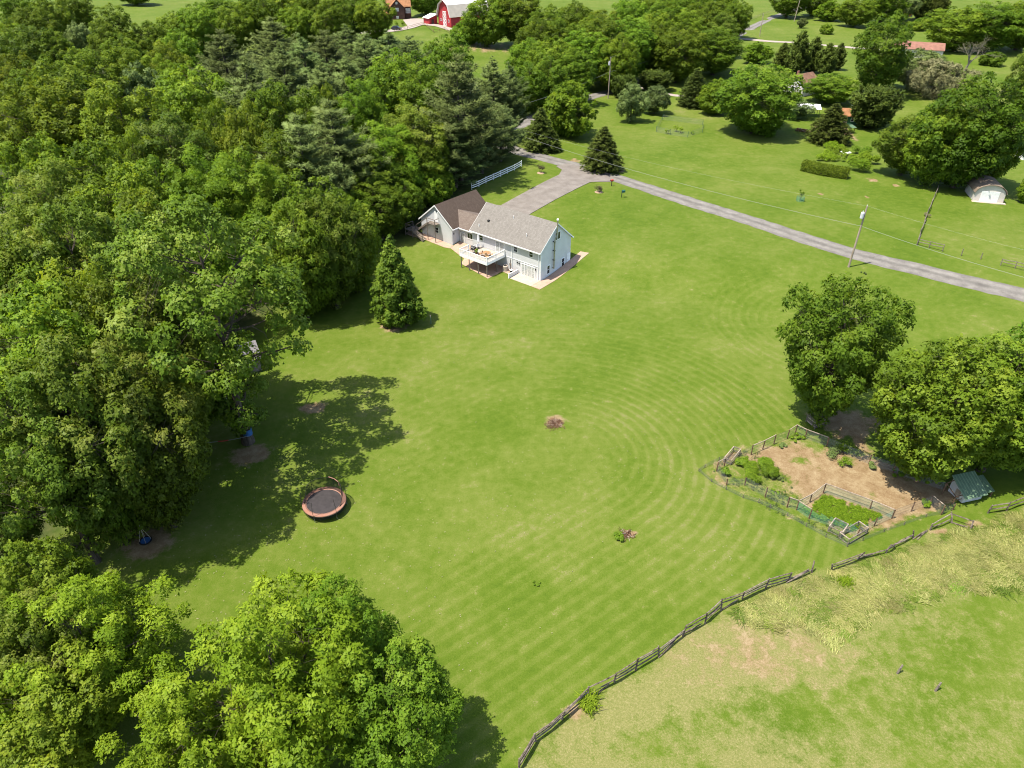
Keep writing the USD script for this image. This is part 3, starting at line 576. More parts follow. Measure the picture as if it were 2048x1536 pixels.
SP(Bx(24.7, 24.8, 1.95, 2.05, zg - .1, zg + 1.0), 'post')
SP(MB().bar((22.5, y2, 4.45), (24.4, y2, 4.45), .05).bar((27.3, 2.0, 2.45), (29.1, 2.0, 2.45), .05).bar((29.1, 2.0, 2.45), (29.1, .1, 2.45), .05).bar((27.3, 2.0, 2.45), (24.75, 2.0, zg + .55), .05), 'middle_rail')
# ---------------------------------------------------------------- by the back wall
ac = thing('air_conditioner', 'beige round air conditioner unit on the back patio beside the deck', 'air conditioner', hl(6.7, .75, float(terrain(*hl(6.7, .75)[:2])) + .05))
M['beige'] = smat('beige_metal', (.50, .42, .34), .5, .4, .1, 4)
lathe(MB(), [(.0, .06), (.40, .06), (.42, .10), (.42, .82), (.36, .90), (.30, .90), (.30, .84), (0, .84)], 20).build('casing', M['beige'], ac)
gl = MB(); 
for i in range(20):
    an_ = i * 2 * PI / 20; gl.bar((.43 * math.cos(an_), .43 * math.sin(an_), .14), (.43 * math.cos(an_), .43 * math.sin(an_), .78), .03)
gl.build('grille', M['wood_pale'], ac); lathe(MB(), [(0, .845), (.28, .845), (.28, .86), (0, .86)], 16).build('fan', M['dark'], ac); Bx(-.5, .5, -.5, .5, 0, .06).build('pad', M['pale_concrete'], ac)
bn = thing('bin', 'dark round bin beside the air conditioner', 'bin', hl(5.35, .85, float(terrain(*hl(5.35, .85)[:2])) + .05))
lathe(MB(), [(0, 0), (.24, 0), (.29, .55), (.31, .55), (.31, .60), (.27, .60)], 16).build('tub', M['dark'], bn); lathe(MB(), [(.305, .605), (.2, .66), (0, .68)], 16).build('lid', M['trim'], bn)
lw = thing('low_wall', 'low white boarded wall between the two back patios', 'wall', hl(4.52, 0, 0), HYD)
Bx(-.05, .05, .12, 2.4, -.2, .72).build('panel', M['white_siding'], lw); Bx(-.08, .08, 2.41, 2.56, -.2, .80).build('post', M['white'], lw); Bx(-.07, .07, .12, 2.405, .722, .77).build('cap', M['white'], lw)
# ---------------------------------------------------------------- trees: each kind is grown once, then copied
def unit(v): return v / (np.linalg.norm(v, axis=-1, keepdims=True) + 1e-9)
def sprays(c, n, size, asp, tint, R, fold=.15, leaf=1, spread=.45, sn=None):
    """leaf blades at the points c, facing n; LEAF blades to a spray"""
    c, n = np.asarray(c), unit(np.asarray(n)); N = len(c); sn = unit(n + [0, 0, .5]) if sn is None else sn
    if leaf > 1:
        c = np.repeat(c, leaf, 0); n0 = np.repeat(n, leaf, 0); size = np.repeat(size, leaf); tint = np.repeat(tint, leaf)
        a = unit(np.cross(n0, R.normal(size=(len(c), 3)))); 
        c = c + a * (size * spread)[:, None]; n = unit(n0 + R.normal(size=c.shape) * .28)
        a = unit(a - n * (a * n).sum(1, keepdims=True)); tint = np.clip(tint + R.normal(size=len(tint)) * .07, 0, 1)
    else:
        a = unit(np.cross(n, R.normal(size=(N, 3))))
    b = np.cross(n, a); s = size[:, None]
    v = np.stack([c - a * s * .5, c + b * s * asp * .5 - n * s * fold, c + a * s * .5, c - b * s * asp * .5 - n * s * fold], 1).reshape(-1, 3)
    k = np.arange(len(c))[:, None] * 4
    f = np.vstack([k + [0, 2, 1], k + [0, 3, 2]])
    return v, f, np.repeat(tint, 4), np.repeat(unit(np.repeat(sn, leaf, 0) + n * .45), 4, 0)
def fronds(c, n, d, L, R, pairs=4, tint=None):
    """feathery leaves: a row of leaflet pairs along d"""
    c, n, d = np.asarray(c), unit(n), unit(d); w = unit(np.cross(n, d)); V, T = [], []
    for i in range(pairs):
        t = (i + .6) / pairs; droop = -np.array([0, 0, 1]) * (t * t * .28)
        for sd in (-1, 1):
            l = (L * .38 * (1 - .55 * abs(t - .4)))[:, None]; p = c + d * (L * t)[:, None] + droop * L[:, None]
            o = unit(w * sd + d * .55 - n * .18); q = np.cross(n, o) * .27
            V.append(np.stack([p, p + o * l * .5 + q * l, p + o * l, p + o * l * .5 - q * l], 1)); T.append(tint)
    v = np.concatenate(V).reshape(-1, 3); k = np.arange(len(v) // 4)[:, None] * 4
    sn = unit(n + [0, 0, .6]); w_ = v.reshape(-1, 4, 3); gn = np.cross(w_[:, 1] - w_[:, 0], w_[:, 2] - w_[:, 0]); sn = np.tile(sn, (2 * pairs, 1)); fl = (gn * sn).sum(1) < 0
    f = np.vstack([np.where(fl[:, None], k + [0, 2, 1], k + [0, 1, 2]), np.where(fl[:, None], k + [0, 3, 2], k + [0, 2, 3])])
    return v, f, np.repeat(np.clip(np.concatenate(T) + R.normal(size=len(v) // 4) * .06, 0, 1), 4), np.repeat(unit(sn + unit(gn) * np.where(fl, -.5, .5)[:, None]), 4, 0)
def crown_mesh(parts, path, mat):
    V, Fc, T, NN, n = [], [], [], [], 0
    for v, f, t, *nn in parts: V.append(v); Fc.append(f + n); T.append(t); NN += nn; n += len(v)
    m = usdkit.mesh(stage, path, (np.vstack(V), np.vstack(Fc)), mat)
    if NN: m.CreateNormalsAttr(Vt.Vec3fArray.FromNumpy(np.vstack(NN).astype(np.float32))); m.SetNormalsInterpolation('vertex')
    UsdGeom.PrimvarsAPI(m).CreatePrimvar('tint', Sdf.ValueTypeNames.FloatArray, 'vertex').Set(Vt.FloatArray.FromNumpy(np.concatenate(T).astype(np.float32)))
    return m
def puff_points(env, n, R, rmin, inner=.15):
    """spread clump centres over the outer part of a crown; env(direction z in -1..1, azimuth) gives its radius vector scale"""
    pts = []
    tries = 0
    while len(pts) < n and tries < n * 60:
        tries += 1
        z = R.uniform(-1, 1); az = R.uniform(0, 2 * PI); rr = 1 - (R.uniform() ** 2) * (.55 if R.uniform() > inner else .9)
        p = env(z, az) * rr
        if all(((p - q) ** 2).sum() > (rmin * (.75 + .5 * (tries % 7) / 7)) ** 2 for q in pts): pts.append(p)
    return np.array(pts)
def limbs(mb, base, top, tips, R, r0, up=.35, nmax=14, sub=True):
    """a tapered trunk, main limbs and twigs that lead out to some of the clumps"""
    base, top = np.asarray(base, float), np.asarray(top, float); ts = np.linspace(0, 1, 9)
    wob = np.stack([np.sin(ts * 5 + R.uniform(0, 6)) * .018, np.cos(ts * 4 + R.uniform(0, 6)) * .018, 0 * ts], 1) * np.linalg.norm(top - base)
    wob *= (ts * (1.2 - ts))[:, None]
    tr = base + (top - base) * ts[:, None] + wob
    rad = r0 * (1 - .85 * ts) + r0 * .55 * np.exp(-ts * 26)
    mb.tube(tr, rad, 9)
    L = np.linalg.norm(top - base)
    if len(tips) == 0: return
    pick = R.choice(len(tips), min(nmax, len(tips)), replace=False); ends = []
    for i in pick:
        e = tips[i]; h = np.clip((e[2] - base[2]) / L - up * R.uniform(.6, 1.2) * np.hypot(*(e - base)[:2]) / L, .22, .92)
        s = np.array([np.interp(h, ts, tr[:, k]) for k in range(3)]); q = np.linspace(0, 1, 6)[:, None]
        mid = s * (1 - q) + e * q + np.array([0, 0, 1]) * (np.sin(q * PI) * -.06 * np.linalg.norm(e - s)) + R.normal(size=(6, 3)) * .02 * L * q * (1 - q)
        rr = np.interp(h, ts, rad) * .6
        mb.tube(mid, np.linspace(rr, rr * .14 + .01, 6), 6); ends.append((mid, rr))
    if sub:
        for i in range(len(tips)):
            mid, rr = min(ends, key=lambda m: np.linalg.norm(m[0][3] - tips[i])); k = R.integers(2, 5)
            mb.tube(np.array([mid[k], (mid[k] + tips[i]) / 2 + R.normal(size=3) * .15, tips[i]]), [rr * .35, rr * .2, .012], 4, cap=False)

KINDS = {}
def kind(name, height, width, trunk_mb, parts, leaf_mat, bark='bark'):
    c = stage.CreateClassPrim('/World/' + name + '_kind')
    c.SetTypeName('Xform')
    usdkit.mesh(stage, f'/World/{name}_kind/trunk', (np.vstack(trunk_mb.v), np.vstack(trunk_mb.f)), M[bark], smooth=50)
    if parts: crown_mesh(parts, f'/World/{name}_kind/crown', M[leaf_mat])
    KINDS[name] = (height, width)
def broad(name, seed, height, width, clear, leaf_mat, npuff, prad, nleaf, lsize, asp=.62, leaf=3, flat=.82, rough=.22, bark='bark', top=.55, style='leaf', gap=0.0, nl=14, r0=None, lean=(0, 0), spread=.45, cone=False, lowgap=0.0):
    """a broadleaf tree of real size: clear = height of the lowest leaves, top = where the crown is widest (0..1)"""
    R = np.random.default_rng(seed); cz0, cz1 = clear, height; rw = width / 2
    ph = R.uniform(0, 6, 8)
    def env(z, az):
        t = (z + 1) / 2
        w = (np.sin(PI * np.clip(t, 0, 1) ** (math.log(.5) / math.log(top)) ) ** .52)
        if cone: w = (1 - t) ** .8 * min(1, .55 + t * 4) + .05
        k = 1 + rough * (np.sin(az * 2 + ph[0] + t * 3) * .5 + np.sin(az * 3 + ph[1] - t * 4) * .4 + np.sin(az * 5 + ph[2] + t * 7) * .35)
        return np.array([math.cos(az) * rw * w * k, math.sin(az) * rw * w * k, cz0 + (cz1 - cz0) * t * (1 + .05 * math.sin(az * 3 + ph[3]))])
    c = puff_points(env, npuff, R, prad * 1.05)
    c[:, 0] += lean[0] * c[:, 2] / height; c[:, 1] += lean[1] * c[:, 2] / height
    if lowgap: c = c[(R.uniform(size=len(c)) > lowgap) | (c[:, 2] > cz0 + .5 * (cz1 - cz0))]
    if gap: c = c[meshkit.noise(c / (width * .22), seed) > gap]
    ctr = np.array([lean[0] * .6, lean[1] * .6, cz0 + (cz1 - cz0) * .42])
    pr = prad * R.uniform(.7, 1.35, len(c)); P, Nn, S, T, D = [], [], [], [], []
    for i in range(len(c)):
        k = int(nleaf * (pr[i] / prad) ** 2); d = unit(R.normal(size=(k, 3)) + np.array([0, 0, .45]) + unit(c[i] - ctr) * .55)
        r = pr[i] * R.uniform(.55, 1.05, k) * (1 + .25 * np.sin(d[:, 0] * 5 + i) * np.cos(d[:, 1] * 6 + i))
        p = c[i] + d * r[:, None] * [1, 1, flat]
        P.append(p); Nn.append(unit(d + np.array([0, 0, .75]) + R.normal(size=(k, 3)) * .55)); S.append(lsize * R.uniform(.6, 1.35, k)); D.append(d)
        T.append(np.clip(.5 + .16 * R.normal() + .12 * R.normal(size=k) + .12 * (d[:, 2]), 0, 1))
    P, Nn, S, T, D = map(np.concatenate, (P, Nn, S, T, D))
    mb = MB(); limbs(mb, (0, 0, -.3), (lean[0] * .8, lean[1] * .8, cz0 + (cz1 - cz0) * .78), c, R, r0 or height * .021, nmax=nl)
    if style == 'frond':
        dd = unit(D * [1, 1, .35] + R.normal(size=D.shape) * .5); parts = [fronds(P, unit(Nn + [0, 0, .6]), unit(dd - Nn * (dd * Nn).sum(1, keepdims=True) * .6), S, R, tint=T)]
    else: parts = [sprays(P, Nn, S, asp, T, R, leaf=leaf, spread=spread, sn=unit(D * .9 + Nn * .5 + [0, 0, .35]))]
    ax = P - P.mean(0); kind(name, np.percentile(P[:, 2], 99.7), 2 * np.percentile(np.hypot(ax[:, 0], ax[:, 1]), 96), mb, parts, leaf_mat, bark)
def conifer(name, seed, height, width, leaf_mat, whorls, per, ntuft, tl, shape='cone', droop=.12, uptip=.0, blades=6, clear=.06, thin=.10, bark='bark', irregular=.2, jit=.1):
    """branches in whorls set with tufts of needles"""
    R = np.random.default_rng(seed); mb = MB(); P, D, S, T = [], [], [], []
    z0 = clear * height
    mb.tube(np.stack([np.sin(np.linspace(0, 3, 8)) * .1, np.cos(np.linspace(0, 3, 8)) * .1 - .1, np.linspace(-.3, height * .97, 8)], 1), np.linspace(height * .019, .02, 8), 8)
    for w in range(whorls):
        t = (w + R.uniform(-.3, .3)) / (whorls - 1); t = np.clip(t, 0, 1); z = z0 + (height - z0) * t ** .92
        prof = {'cone': (1 - t) ** .85 * (1 - .22 * np.exp(-t * 9)) + .03, 'pine': (1 - t ** 2.2) * (.62 + .38 * min(1, t * 3.5)) + .06, 'round': math.sqrt(max(0, 1 - (1.6 * t - .6) ** 2)) * .95 + .04}[shape]
        for b in range(per):
            az = 2 * PI * (b / per + R.uniform(-.5, .5) / per + w * .381); L = width / 2 * prof * R.uniform(1 - 1.6 * irregular, 1 + irregular * .6)
            if L < .15: continue
            zb = z + jit * R.uniform(-1, 1) * height / whorls
            q = np.linspace(0, 1, 5); dr = -droop * q ** 1.5 + uptip * q ** 2.5
            line = np.stack([math.cos(az) * L * q, math.sin(az) * L * q, zb + L * dr], 1)
            mb.tube(line, np.linspace(.012 * L + .012, .006, 5), 4, cap=False)
            k = max(4, int(ntuft * L / (width / 2))); u = R.uniform(.12, 1, k) ** .75; side = R.normal(size=k) * L * .17 * (1.15 - u)
            p = np.stack([np.interp(u, q, line[:, j]) for j in range(3)], 1) + np.stack([-math.sin(az) * side, math.cos(az) * side, R.normal(size=k) * .05 * L - .02 * np.abs(side)], 1)
            d = unit(np.array([math.cos(az), math.sin(az), .25 + uptip]) + np.stack([-math.sin(az) * np.sign(side) * .7, math.cos(az) * np.sign(side) * .7, 0 * side], 1) + R.normal(size=(k, 3)) * .3)
            P.append(p); D.append(d); S.append(tl * R.uniform(.7, 1.3, k)); T.append(np.clip(.45 + .12 * R.normal() + .13 * R.normal(size=k) + .25 * (u - .5), 0, 1))
    P, D, S, T = map(np.concatenate, (P, D, S, T)); V, TT, ND = [], [], []
    for b in range(blades):
        d = unit(D + R.normal(size=D.shape) * .55); w = unit(np.cross(d, R.normal(size=D.shape))) * (S * thin)[:, None]
        V.append(np.stack([P - w, P + w, P + d * S[:, None]], 1)); TT.append(T); ND.append(unit(d * .5 + D * .4 + [0, 0, .8]))
    width = 2 * np.percentile(np.hypot(P[:, 0], P[:, 1]), 97)
    v = np.concatenate(V).reshape(-1, 3); f = np.arange(len(v)).reshape(-1, 3); ND = np.concatenate(ND); w_ = v.reshape(-1, 3, 3); fl = (np.cross(w_[:, 1] - w_[:, 0], w_[:, 2] - w_[:, 0]) * ND).sum(1) < 0; f[fl] = f[fl][:, [0, 2, 1]]
    kind(name, height, width, mb, [(v, f, np.repeat(np.clip(np.concatenate(TT) + R.normal(size=len(f)) * .07, 0, 1), 3), np.repeat(ND, 3, 0))], leaf_mat, bark)
def bare(name, seed, height, width):
    R = np.random.default_rng(seed); mb = MB(); T = []
    def grow(p, d, L, r, n):
        q = np.linspace(0, 1, 4)[:, None]; e = p + d * L; line = p + (e - p) * q + R.normal(size=(4, 3)) * .03 * L * q
        mb.tube(line, np.linspace(r, r * .6, 4), 5 if n > 2 else 3, cap=False)
        if n == 0: T.append(line[-1]); return
        for _ in range(3 if n > 3 else R.integers(2, 4)):
            dd = unit(d + R.normal(size=3) * .42 + [0, 0, .12]); grow(line[-1] if R.uniform() > .3 else line[2], dd, L * R.uniform(.62, .85), r * .58, n - 1)
    grow(np.array([0, 0, -.3]), unit(np.array([.15, .1, 1])), height * .26, height * .022, 5)
    c = np.array(T); S = np.full(len(c), .28); c = np.repeat(c[R.uniform(size=len(c)) > .35], 5, 0); c += R.normal(size=c.shape) * .35
    kind(name, height, width, mb, [sprays(c, R.normal(size=c.shape) + [0, 0, .7], R.uniform(.2, .4, len(c)), .3, np.clip(R.normal(size=len(c)) * .15 + .5, 0, 1), R)], 'dry_leaf', 'pale_bark')

broad('oak', 11, 20, 15, 3.5, 'oak_leaf', 210, 1.4, 70, .40, leaf=3)
broad('lawn_maple', 25, 17, 14, 4.6, 'maple_leaf', 210, 1.2, 80, .34, leaf=3, flat=.85, gap=.26, rough=.45, nl=16)
broad('wide_oak', 12, 17, 17, 2.5, 'oak_leaf', 220, 1.45, 90, .36, leaf=3, rough=.3, top=.5)
broad('maple', 13, 17, 14, 2.2, 'maple_leaf', 230, 1.25, 72, .36, leaf=3, flat=.85, top=.5)
broad('tall_maple', 14, 22, 13, 3.0, 'maple_leaf', 220, 1.3, 70, .38, leaf=3, rough=.3, top=.54)
broad('poplar', 15, 24, 17, 6.0, 'poplar_leaf', 290, 1.15, 105, .26, asp=.8, leaf=3, gap=.42, lowgap=.5, rough=.34, nl=24, r0=.5)
broad('silver_maple', 16, 20, 15, 3.5, 'poplar_leaf', 260, 1.25, 95, .28, asp=.75, leaf=3, rough=.28, gap=.24)
broad('walnut', 17, 16, 15, 3.0, 'walnut_leaf', 150, 1.3, 95, .36, asp=.42, leaf=4, spread=.62, flat=.8, rough=.36, gap=.2)
broad('locust', 18, 19, 13, 3.0, 'bright_leaf', 150, 1.3, 72, .42, asp=.36, leaf=4, spread=.6, flat=.75, rough=.35, gap=.15)
broad('pear', 19, 12, 7.4, .7, 'pear_leaf', 230, .62, 60, .27, leaf=3, rough=.2, flat=1, cone=True)
broad('round_tree', 20, 9, 8.5, .8, 'bright_leaf', 150, .85, 60, .32, leaf=3, top=.45)
broad('fruit_tree', 21, 6, 6, 1.0, 'cherry_leaf', 110, .62, 56, .26, leaf=3, rough=.3, gap=.25, asp=.5)
broad('shrub', 22, 3.2, 4.4, .05, 'maple_leaf', 80, .55, 56, .22, leaf=3, top=.42)
broad('olive_tree', 23, 9, 10, 1.0, 'cherry_leaf', 170, .9, 60, .32, leaf=3, rough=.3)
broad('dry_bush', 24, 5, 8, .3, 'dry_leaf', 110, .7, 56, .26, leaf=3, rough=.35, asp=.4)
conifer('white_pine', 31, 24, 13, 'pine_needle', 22, 7, 80, .62, 'pine', droop=-.04, uptip=.34, clear=.12, irregular=.38, thin=.075, jit=1.0, blades=7)
conifer('slim_pine', 32, 20, 9, 'pine_needle', 19, 7, 64, .58, 'pine', droop=-.06, uptip=.42, clear=.12, irregular=.35, thin=.075, jit=1.0, blades=7)
conifer('spruce', 33, 10, 7, 'spruce_needle', 22, 11, 42, .34, 'cone', droop=.16, uptip=.1, clear=.02, irregular=.12, thin=.16)
conifer('juniper', 34, 6, 4, 'spruce_needle', 18, 9, 30, .34, 'cone', droop=-.35, uptip=.5, clear=.02, irregular=.25, thin=.16)
conifer('yew', 35, 5, 5, 'spruce_needle', 16, 11, 34, .34, 'round', droop=-.3, uptip=.4, clear=.02, irregular=.15, thin=.18)
bare('bare_tree', 36, 13, 10)
# every tree: kind, where it stands, how high and wide; labels are worked out from what stands near it
WORDS = {'oak': 'dark yellow green tree', 'wide_oak': 'broad yellow green tree', 'maple': 'dense round green tree', 'tall_maple': 'tall leafy green tree',
         'poplar': 'big open shimmering tree', 'silver_maple': 'grey green glinting tree', 'walnut': 'light green feathery leaved tree', 'locust': 'bright green feathery tree',
         'white_pine': 'tall blue green pine', 'slim_pine': 'slim grey green pine', 'lawn_maple': 'open crowned green tree', 'pear': 'dense pyramid shaped green tree', 'round_tree': 'round bright green tree', 'fruit_tree': 'small grey green fruit tree',
         'shrub': 'low leafy green shrub', 'olive_tree': 'grey green bushy tree', 'dry_bush': 'brownish sparse bush', 'spruce': 'dark cone shaped spruce', 'juniper': 'dark pointed juniper', 'yew': 'dark rounded yew', 'bare_tree': 'pale half bare tree with bending branches'}
NAME = {'oak': 'oak_tree', 'wide_oak': 'spreading_tree', 'maple': 'maple_tree', 'tall_maple': 'tall_tree', 'poplar': 'poplar_tree', 'silver_maple': 'grey_green_tree', 'walnut': 'feathery_tree', 'locust': 'locust_tree',
        'white_pine': 'pine_tree', 'slim_pine': 'slim_pine_tree', 'lawn_maple': 'maple_tree', 'pear': 'pyramid_tree', 'round_tree': 'round_tree', 'fruit_tree': 'fruit_tree', 'shrub': 'shrub', 'olive_tree': 'bushy_tree', 'dry_bush': 'dry_bush', 'spruce': 'spruce_tree', 'juniper': 'juniper', 'yew': 'yew_bush', 'bare_tree': 'bare_tree'}
MARKS = {'the white house and garage': (900, 430), 'the white rail fence': (990, 330), 'the trampoline': (650, 980), 'the tire swing': (290, 1080), 'the red barn': (905, 40), 'the brown house': (800, 25),
         'the grey shed roof': (480, 700), 'the far road': (1500, 60), 'the white arched shed': (1980, 385), 'the salmon roofed house': (1840, 90), 'the small brown roofed house': (1600, 165), 'the clipped hedge': (1650, 335),
         'the garden pen': (1600, 960), 'the green roofed coop': (1925, 980), 'the upper left photo corner': (30, 30), 'the lower left photo corner': (30, 1500), 'the left photo edge': (0, 600), 'the roadside pole': (1218, 160),
         'the bright round upper left crown': (375, 165), 'the house driveway': (1080, 380), 'the middle of the upper left edge': (560, 0), 'the upper right photo corner': (2040, 10)}
trees = []
def put(kd, base, h, w, label=None, rz=None):
    trees.append(dict(kind=kd, base=np.asarray(base, float), h=h, w=w, label=label, rz=rz))
def stand(kd, bx, by, ty, wpx, label=None, rz=None):
    """a tree whose foot is seen at (bx, by), its top at height ty, its crown wpx wide"""
    b = G(bx, by); lo, hi = .3, 60
    for _ in range(40):
        m = (lo + hi) / 2
        if pix(b + [0, 0, m])[1] > ty: lo = m
        else: hi = m
    put(kd, b, lo, wpx * depth(b + [0, 0, lo * .6]) / F, label, rz)
KEEP = [Polygon([hw(*p) for p in [(13, -4), (34, -4), (34, 13), (13, 13)]]), region([(925, 392), (943, 372), (1045, 312), (1130, 330), (1010, 415)]), region([(1030, 296), (1200, 338), (1190, 362), (1030, 318)]), region([(690, 515), (835, 462), (900, 500), (700, 560)])]
def crown(kd, cx, ty, h, wpx, label=None, rz=None):
    """a tree in the wood: its top is seen at (cx, ty) and it is h metres high"""
    while True:                              # nearer trees would stand on the house, the drive or the open lawn
        p = G(cx, ty, h); b = onground(p[0], p[1]); w = max(.64 * h, min(wpx * depth(b + [0, 0, h * .7]) / F, h * .92)); wpx = w * F / depth(b + [0, 0, h * .7])
        if h < 6 or all(k.distance(Point(*b[:2])) > (.38, .14, .25, .36)[i] * w for i, k in enumerate(KEEP)): break
        h *= .95
    put(kd, b, h, wpx * depth(b + [0, 0, h * .7]) / F, label, rz)
# the wood on the left, from the far end to the near one: kind, column, row of the top, height, crown width
for q in [
 ('tall_maple', 20, -18, 19, 120), ('oak', 90, -8, 18, 130), ('maple', 140, -14, 16, 100), ('silver_maple', 50, 52, 20, 140), ('olive_tree', 150, 44, 12, 80), ('wide_oak', 205, 46, 16, 130), ('oak', 290, 44, 15, 110),
 ('maple', 345, 24, 15, 130), ('tall_maple', 430, -10, 18, 130), ('maple', 500, -22, 18, 120), ('oak', 560, -20, 20, 130), ('maple', 630, -24, 20, 140), ('tall_maple', 700, -26, 20, 120), ('oak', 745, -6, 17, 90), ('maple', 590, 10, 17, 100),
 ('tall_maple', 215, 10, 20, 80), ('oak', 600, -34, 20, 80), ('tall_maple', 660, -4, 20, 80), ('maple', 520, -6, 19, 80), ('oak', 465, 6, 18, 80), ('maple', 390, 8, 18, 80), ('oak', 55, 14, 18, 90), ('maple', -10, 40, 20, 100), ('tall_maple', 100, 60, 19, 90), ('oak', 20, 110, 20, 110), ('maple', 350, 60, 18, 90), ('oak', 250, 96, 18, 90), ('wide_oak', 325, 84, 17, 120), ('oak', 175, 98, 19, 140), ('maple', 85, 118, 20, 150), ('olive_tree', 268, 128, 15, 90), ('locust', 300, 110, 16, 90), ('maple', 235, 70, 15, 110),
 ('white_pine', 437, 64, 21, 130), ('slim_pine', 490, 118, 22, 100), ('white_pine', 540, 38, 20, 140), ('slim_pine', 600, 78, 21, 110), ('white_pine', 645, 66, 21, 140), ('slim_pine', 690, 56, 18, 90), ('white_pine', 728, 70, 20, 120), ('slim_pine', 775, 66, 17, 100), ('white_pine', 815, 76, 18, 110), ('slim_pine', 560, 96, 21, 110),
 ('slim_pine', 690, 118, 20, 100), ('slim_pine', 640, 130, 20, 90), ('maple', 375, 130, 21, 165, 'dense bright round crowned tree standing out of the upper left woods'),
 ('oak', 130, 158, 22, 190), ('oak', 225, 168, 22, 180), ('oak', 20, 172, 22, 160), ('wide_oak', 425, 205, 20, 150), ('oak', 560, 168, 21, 160), ('maple', 505, 190, 20, 120), ('wide_oak', 480, 218, 21, 140), ('locust', 712, 158, 19, 110), ('wide_oak', 640, 170, 18, 110),
 ('maple', 795, 102, 21, 170), ('tall_maple', 845, 130, 20, 120), ('maple', 892, 72, 17, 110), ('silver_maple', 825, 212, 20, 130), ('white_pine', 912, 116, 25, 150), ('slim_pine', 985, 122, 18, 100), ('slim_pine', 1018, 132, 16, 80),
 ('silver_maple', 325, 232, 21, 190), ('wide_oak', 255, 262, 20, 150), ('locust', 760, 246, 21, 150), ('white_pine', 655, 208, 25, 200), ('white_pine', 590, 238, 22, 150), ('oak', 60, 282, 22, 190), ('oak', 160, 292, 21, 170),
 ('locust', 390, 296, 21, 150), ('locust', 475, 308, 21, 160), ('oak', 535, 268, 20, 150), ('locust', 440, 330, 19, 130), ('silver_maple', 85, 330, 22, 210), ('oak', 230, 340, 21, 170), ('maple', 300, 322, 21, 150),
 ('tall_maple', 715, 290, 20, 130), ('white_pine', 700, 318, 19, 150), ('maple', 840, 268, 20, 120), ('white_pine', 905, 240, 20, 140), ('white_pine', 960, 196, 17, 110), ('white_pine', 1000, 214, 15, 100),
 ('locust', 530, 340, 18, 130), ('tall_maple', 600, 352, 19, 130), ('silver_maple', 640, 395, 17, 120), ('maple', 760, 352, 16, 120), ('maple', 690, 396, 15, 110), ('maple', 805, 358, 12, 100), ('tall_maple', 845, 330, 15, 90), ('round_tree', 882, 336, 10, 90), ('maple', 575, 410, 17, 120),
 ('poplar', 110, 410, 24, 240), ('silver_maple', 20, 460, 22, 180), ('oak', 255, 395, 21, 150), ('locust', 320, 400, 20, 150), ('silver_maple', 200, 440, 20, 170), ('oak', 60, 500, 20, 150),
 ('wide_oak', 130, 540, 22, 270), ('silver_maple', 240, 560, 21, 220), ('oak', 20, 600, 22, 230), ('silver_maple', 330, 530, 19, 190), ('silver_maple', 120, 690, 21, 260), ('poplar', 20, 760, 20, 250), ('silver_maple', 225, 720, 19, 230),
]: crown(*q)
stand('poplar', 497, 884, 405, 425, 'big open poplar above the grey shed, blue wrap around its trunk', 40)
stand('tall_maple', 383, 880, 690, 150, 'small leafy tree left of the trunk with the blue wrap')
stand('silver_maple', 252, 1085, 760, 240, 'tree that the blue and black tire swing hangs from')
stand('oak', 118, 960, 800, 190, 'tree at the dark wood edge left of the tire swing tree')
stand('silver_maple', 40, 1150, 960, 190, 'half cropped tree on the left edge below the tire swing tree')
crown('maple', 20, 1105, 12, 190, 'leafy tree on the left edge in the grass gap above the lower left trees')
crown('walnut', 120, 1188, 13, 400, 'broad light green tree in the lower left corner')
crown('silver_maple', 10, 1215, 12, 240, 'cropped tree at the lower left edge behind the broad corner tree')
crown('walnut', 510, 1222, 15, 480, 'large light green feathery tree, biggest at the lower left')
crown('locust', 650, 1196, 13, 200, 'darker green feathery crown behind the large light green one')
crown('maple', 770, 1330, 11, 260, 'dark leafy tree on the shaded right side of the large feathery tree')
crown('oak', 60, 1350, 10, 330, 'dark leafy tree filling the very bottom left corner')
crown('walnut', 330, 1420, 12, 330, 'light green feathery tree cut by the bottom edge')
stand('maple', 700, 505, 384, 120, 'leafy tree at the shaded wood edge, left of the pyramid shaped lawn tree top')
stand('tall_maple', 765, 478, 366, 112, 'leafy tree at the wood edge straight above the pyramid shaped lawn tree')
stand('maple', 812, 450, 360, 78, 'bright leafy tree at the wood edge just left of the outside stair')
stand('round_tree', 862, 410, 340, 70, 'bright green bush tree rising behind the garage gable')
# lawn and roadside trees
stand('pear', 797, 645, 480, 98, 'pyramid shaped green tree alone on the lawn left of the house')
stand('lawn_maple', 1632, 842, 556, 262, 'twin trunked maple with a wooden crate at its foot', 70)
stand('maple', 1830, 945, 690, 265, 'broad green tree between the crate maple and the garden pen')
stand('tall_maple', 1960, 940, 690, 235, 'leafy tree hanging over the green roofed coop')
stand('maple', 2060, 925, 655, 260, 'dense tree cut by the right edge beyond the coop')
stand('spruce', 1203, 340, 253, 78, 'dark bushy spruce beside the road opposite the driveway')
stand('spruce', 1080, 300, 214, 66, 'tall dark spruce behind the bend of the road')
stand('spruce', 1103, 302, 258, 38, 'small spruce against the tall one at the bend')
stand('round_tree', 1140, 272, 163, 112, 'round bright green tree left of the roadside pole')
stand('fruit_tree', 1260, 244, 168, 60, 'leaning cherry like fruit tree nearest the roadside pole')
stand('fruit_tree', 1308, 228, 172, 64, 'second fruit tree, just right of the leaning one')
stand('yew', 1245, 196, 154, 46, 'dark bush at the drive behind the two fruit trees')
stand('yew', 1308, 182, 146, 64, 'wide spreading juniper bush beside the gravel drive')
stand('maple', 1350, 165, 52, 120, 'green tree where the gravel drive meets the road')
stand('tall_maple', 1425, 150, 56, 120, 'tall tree right of the one at the gravel drive')
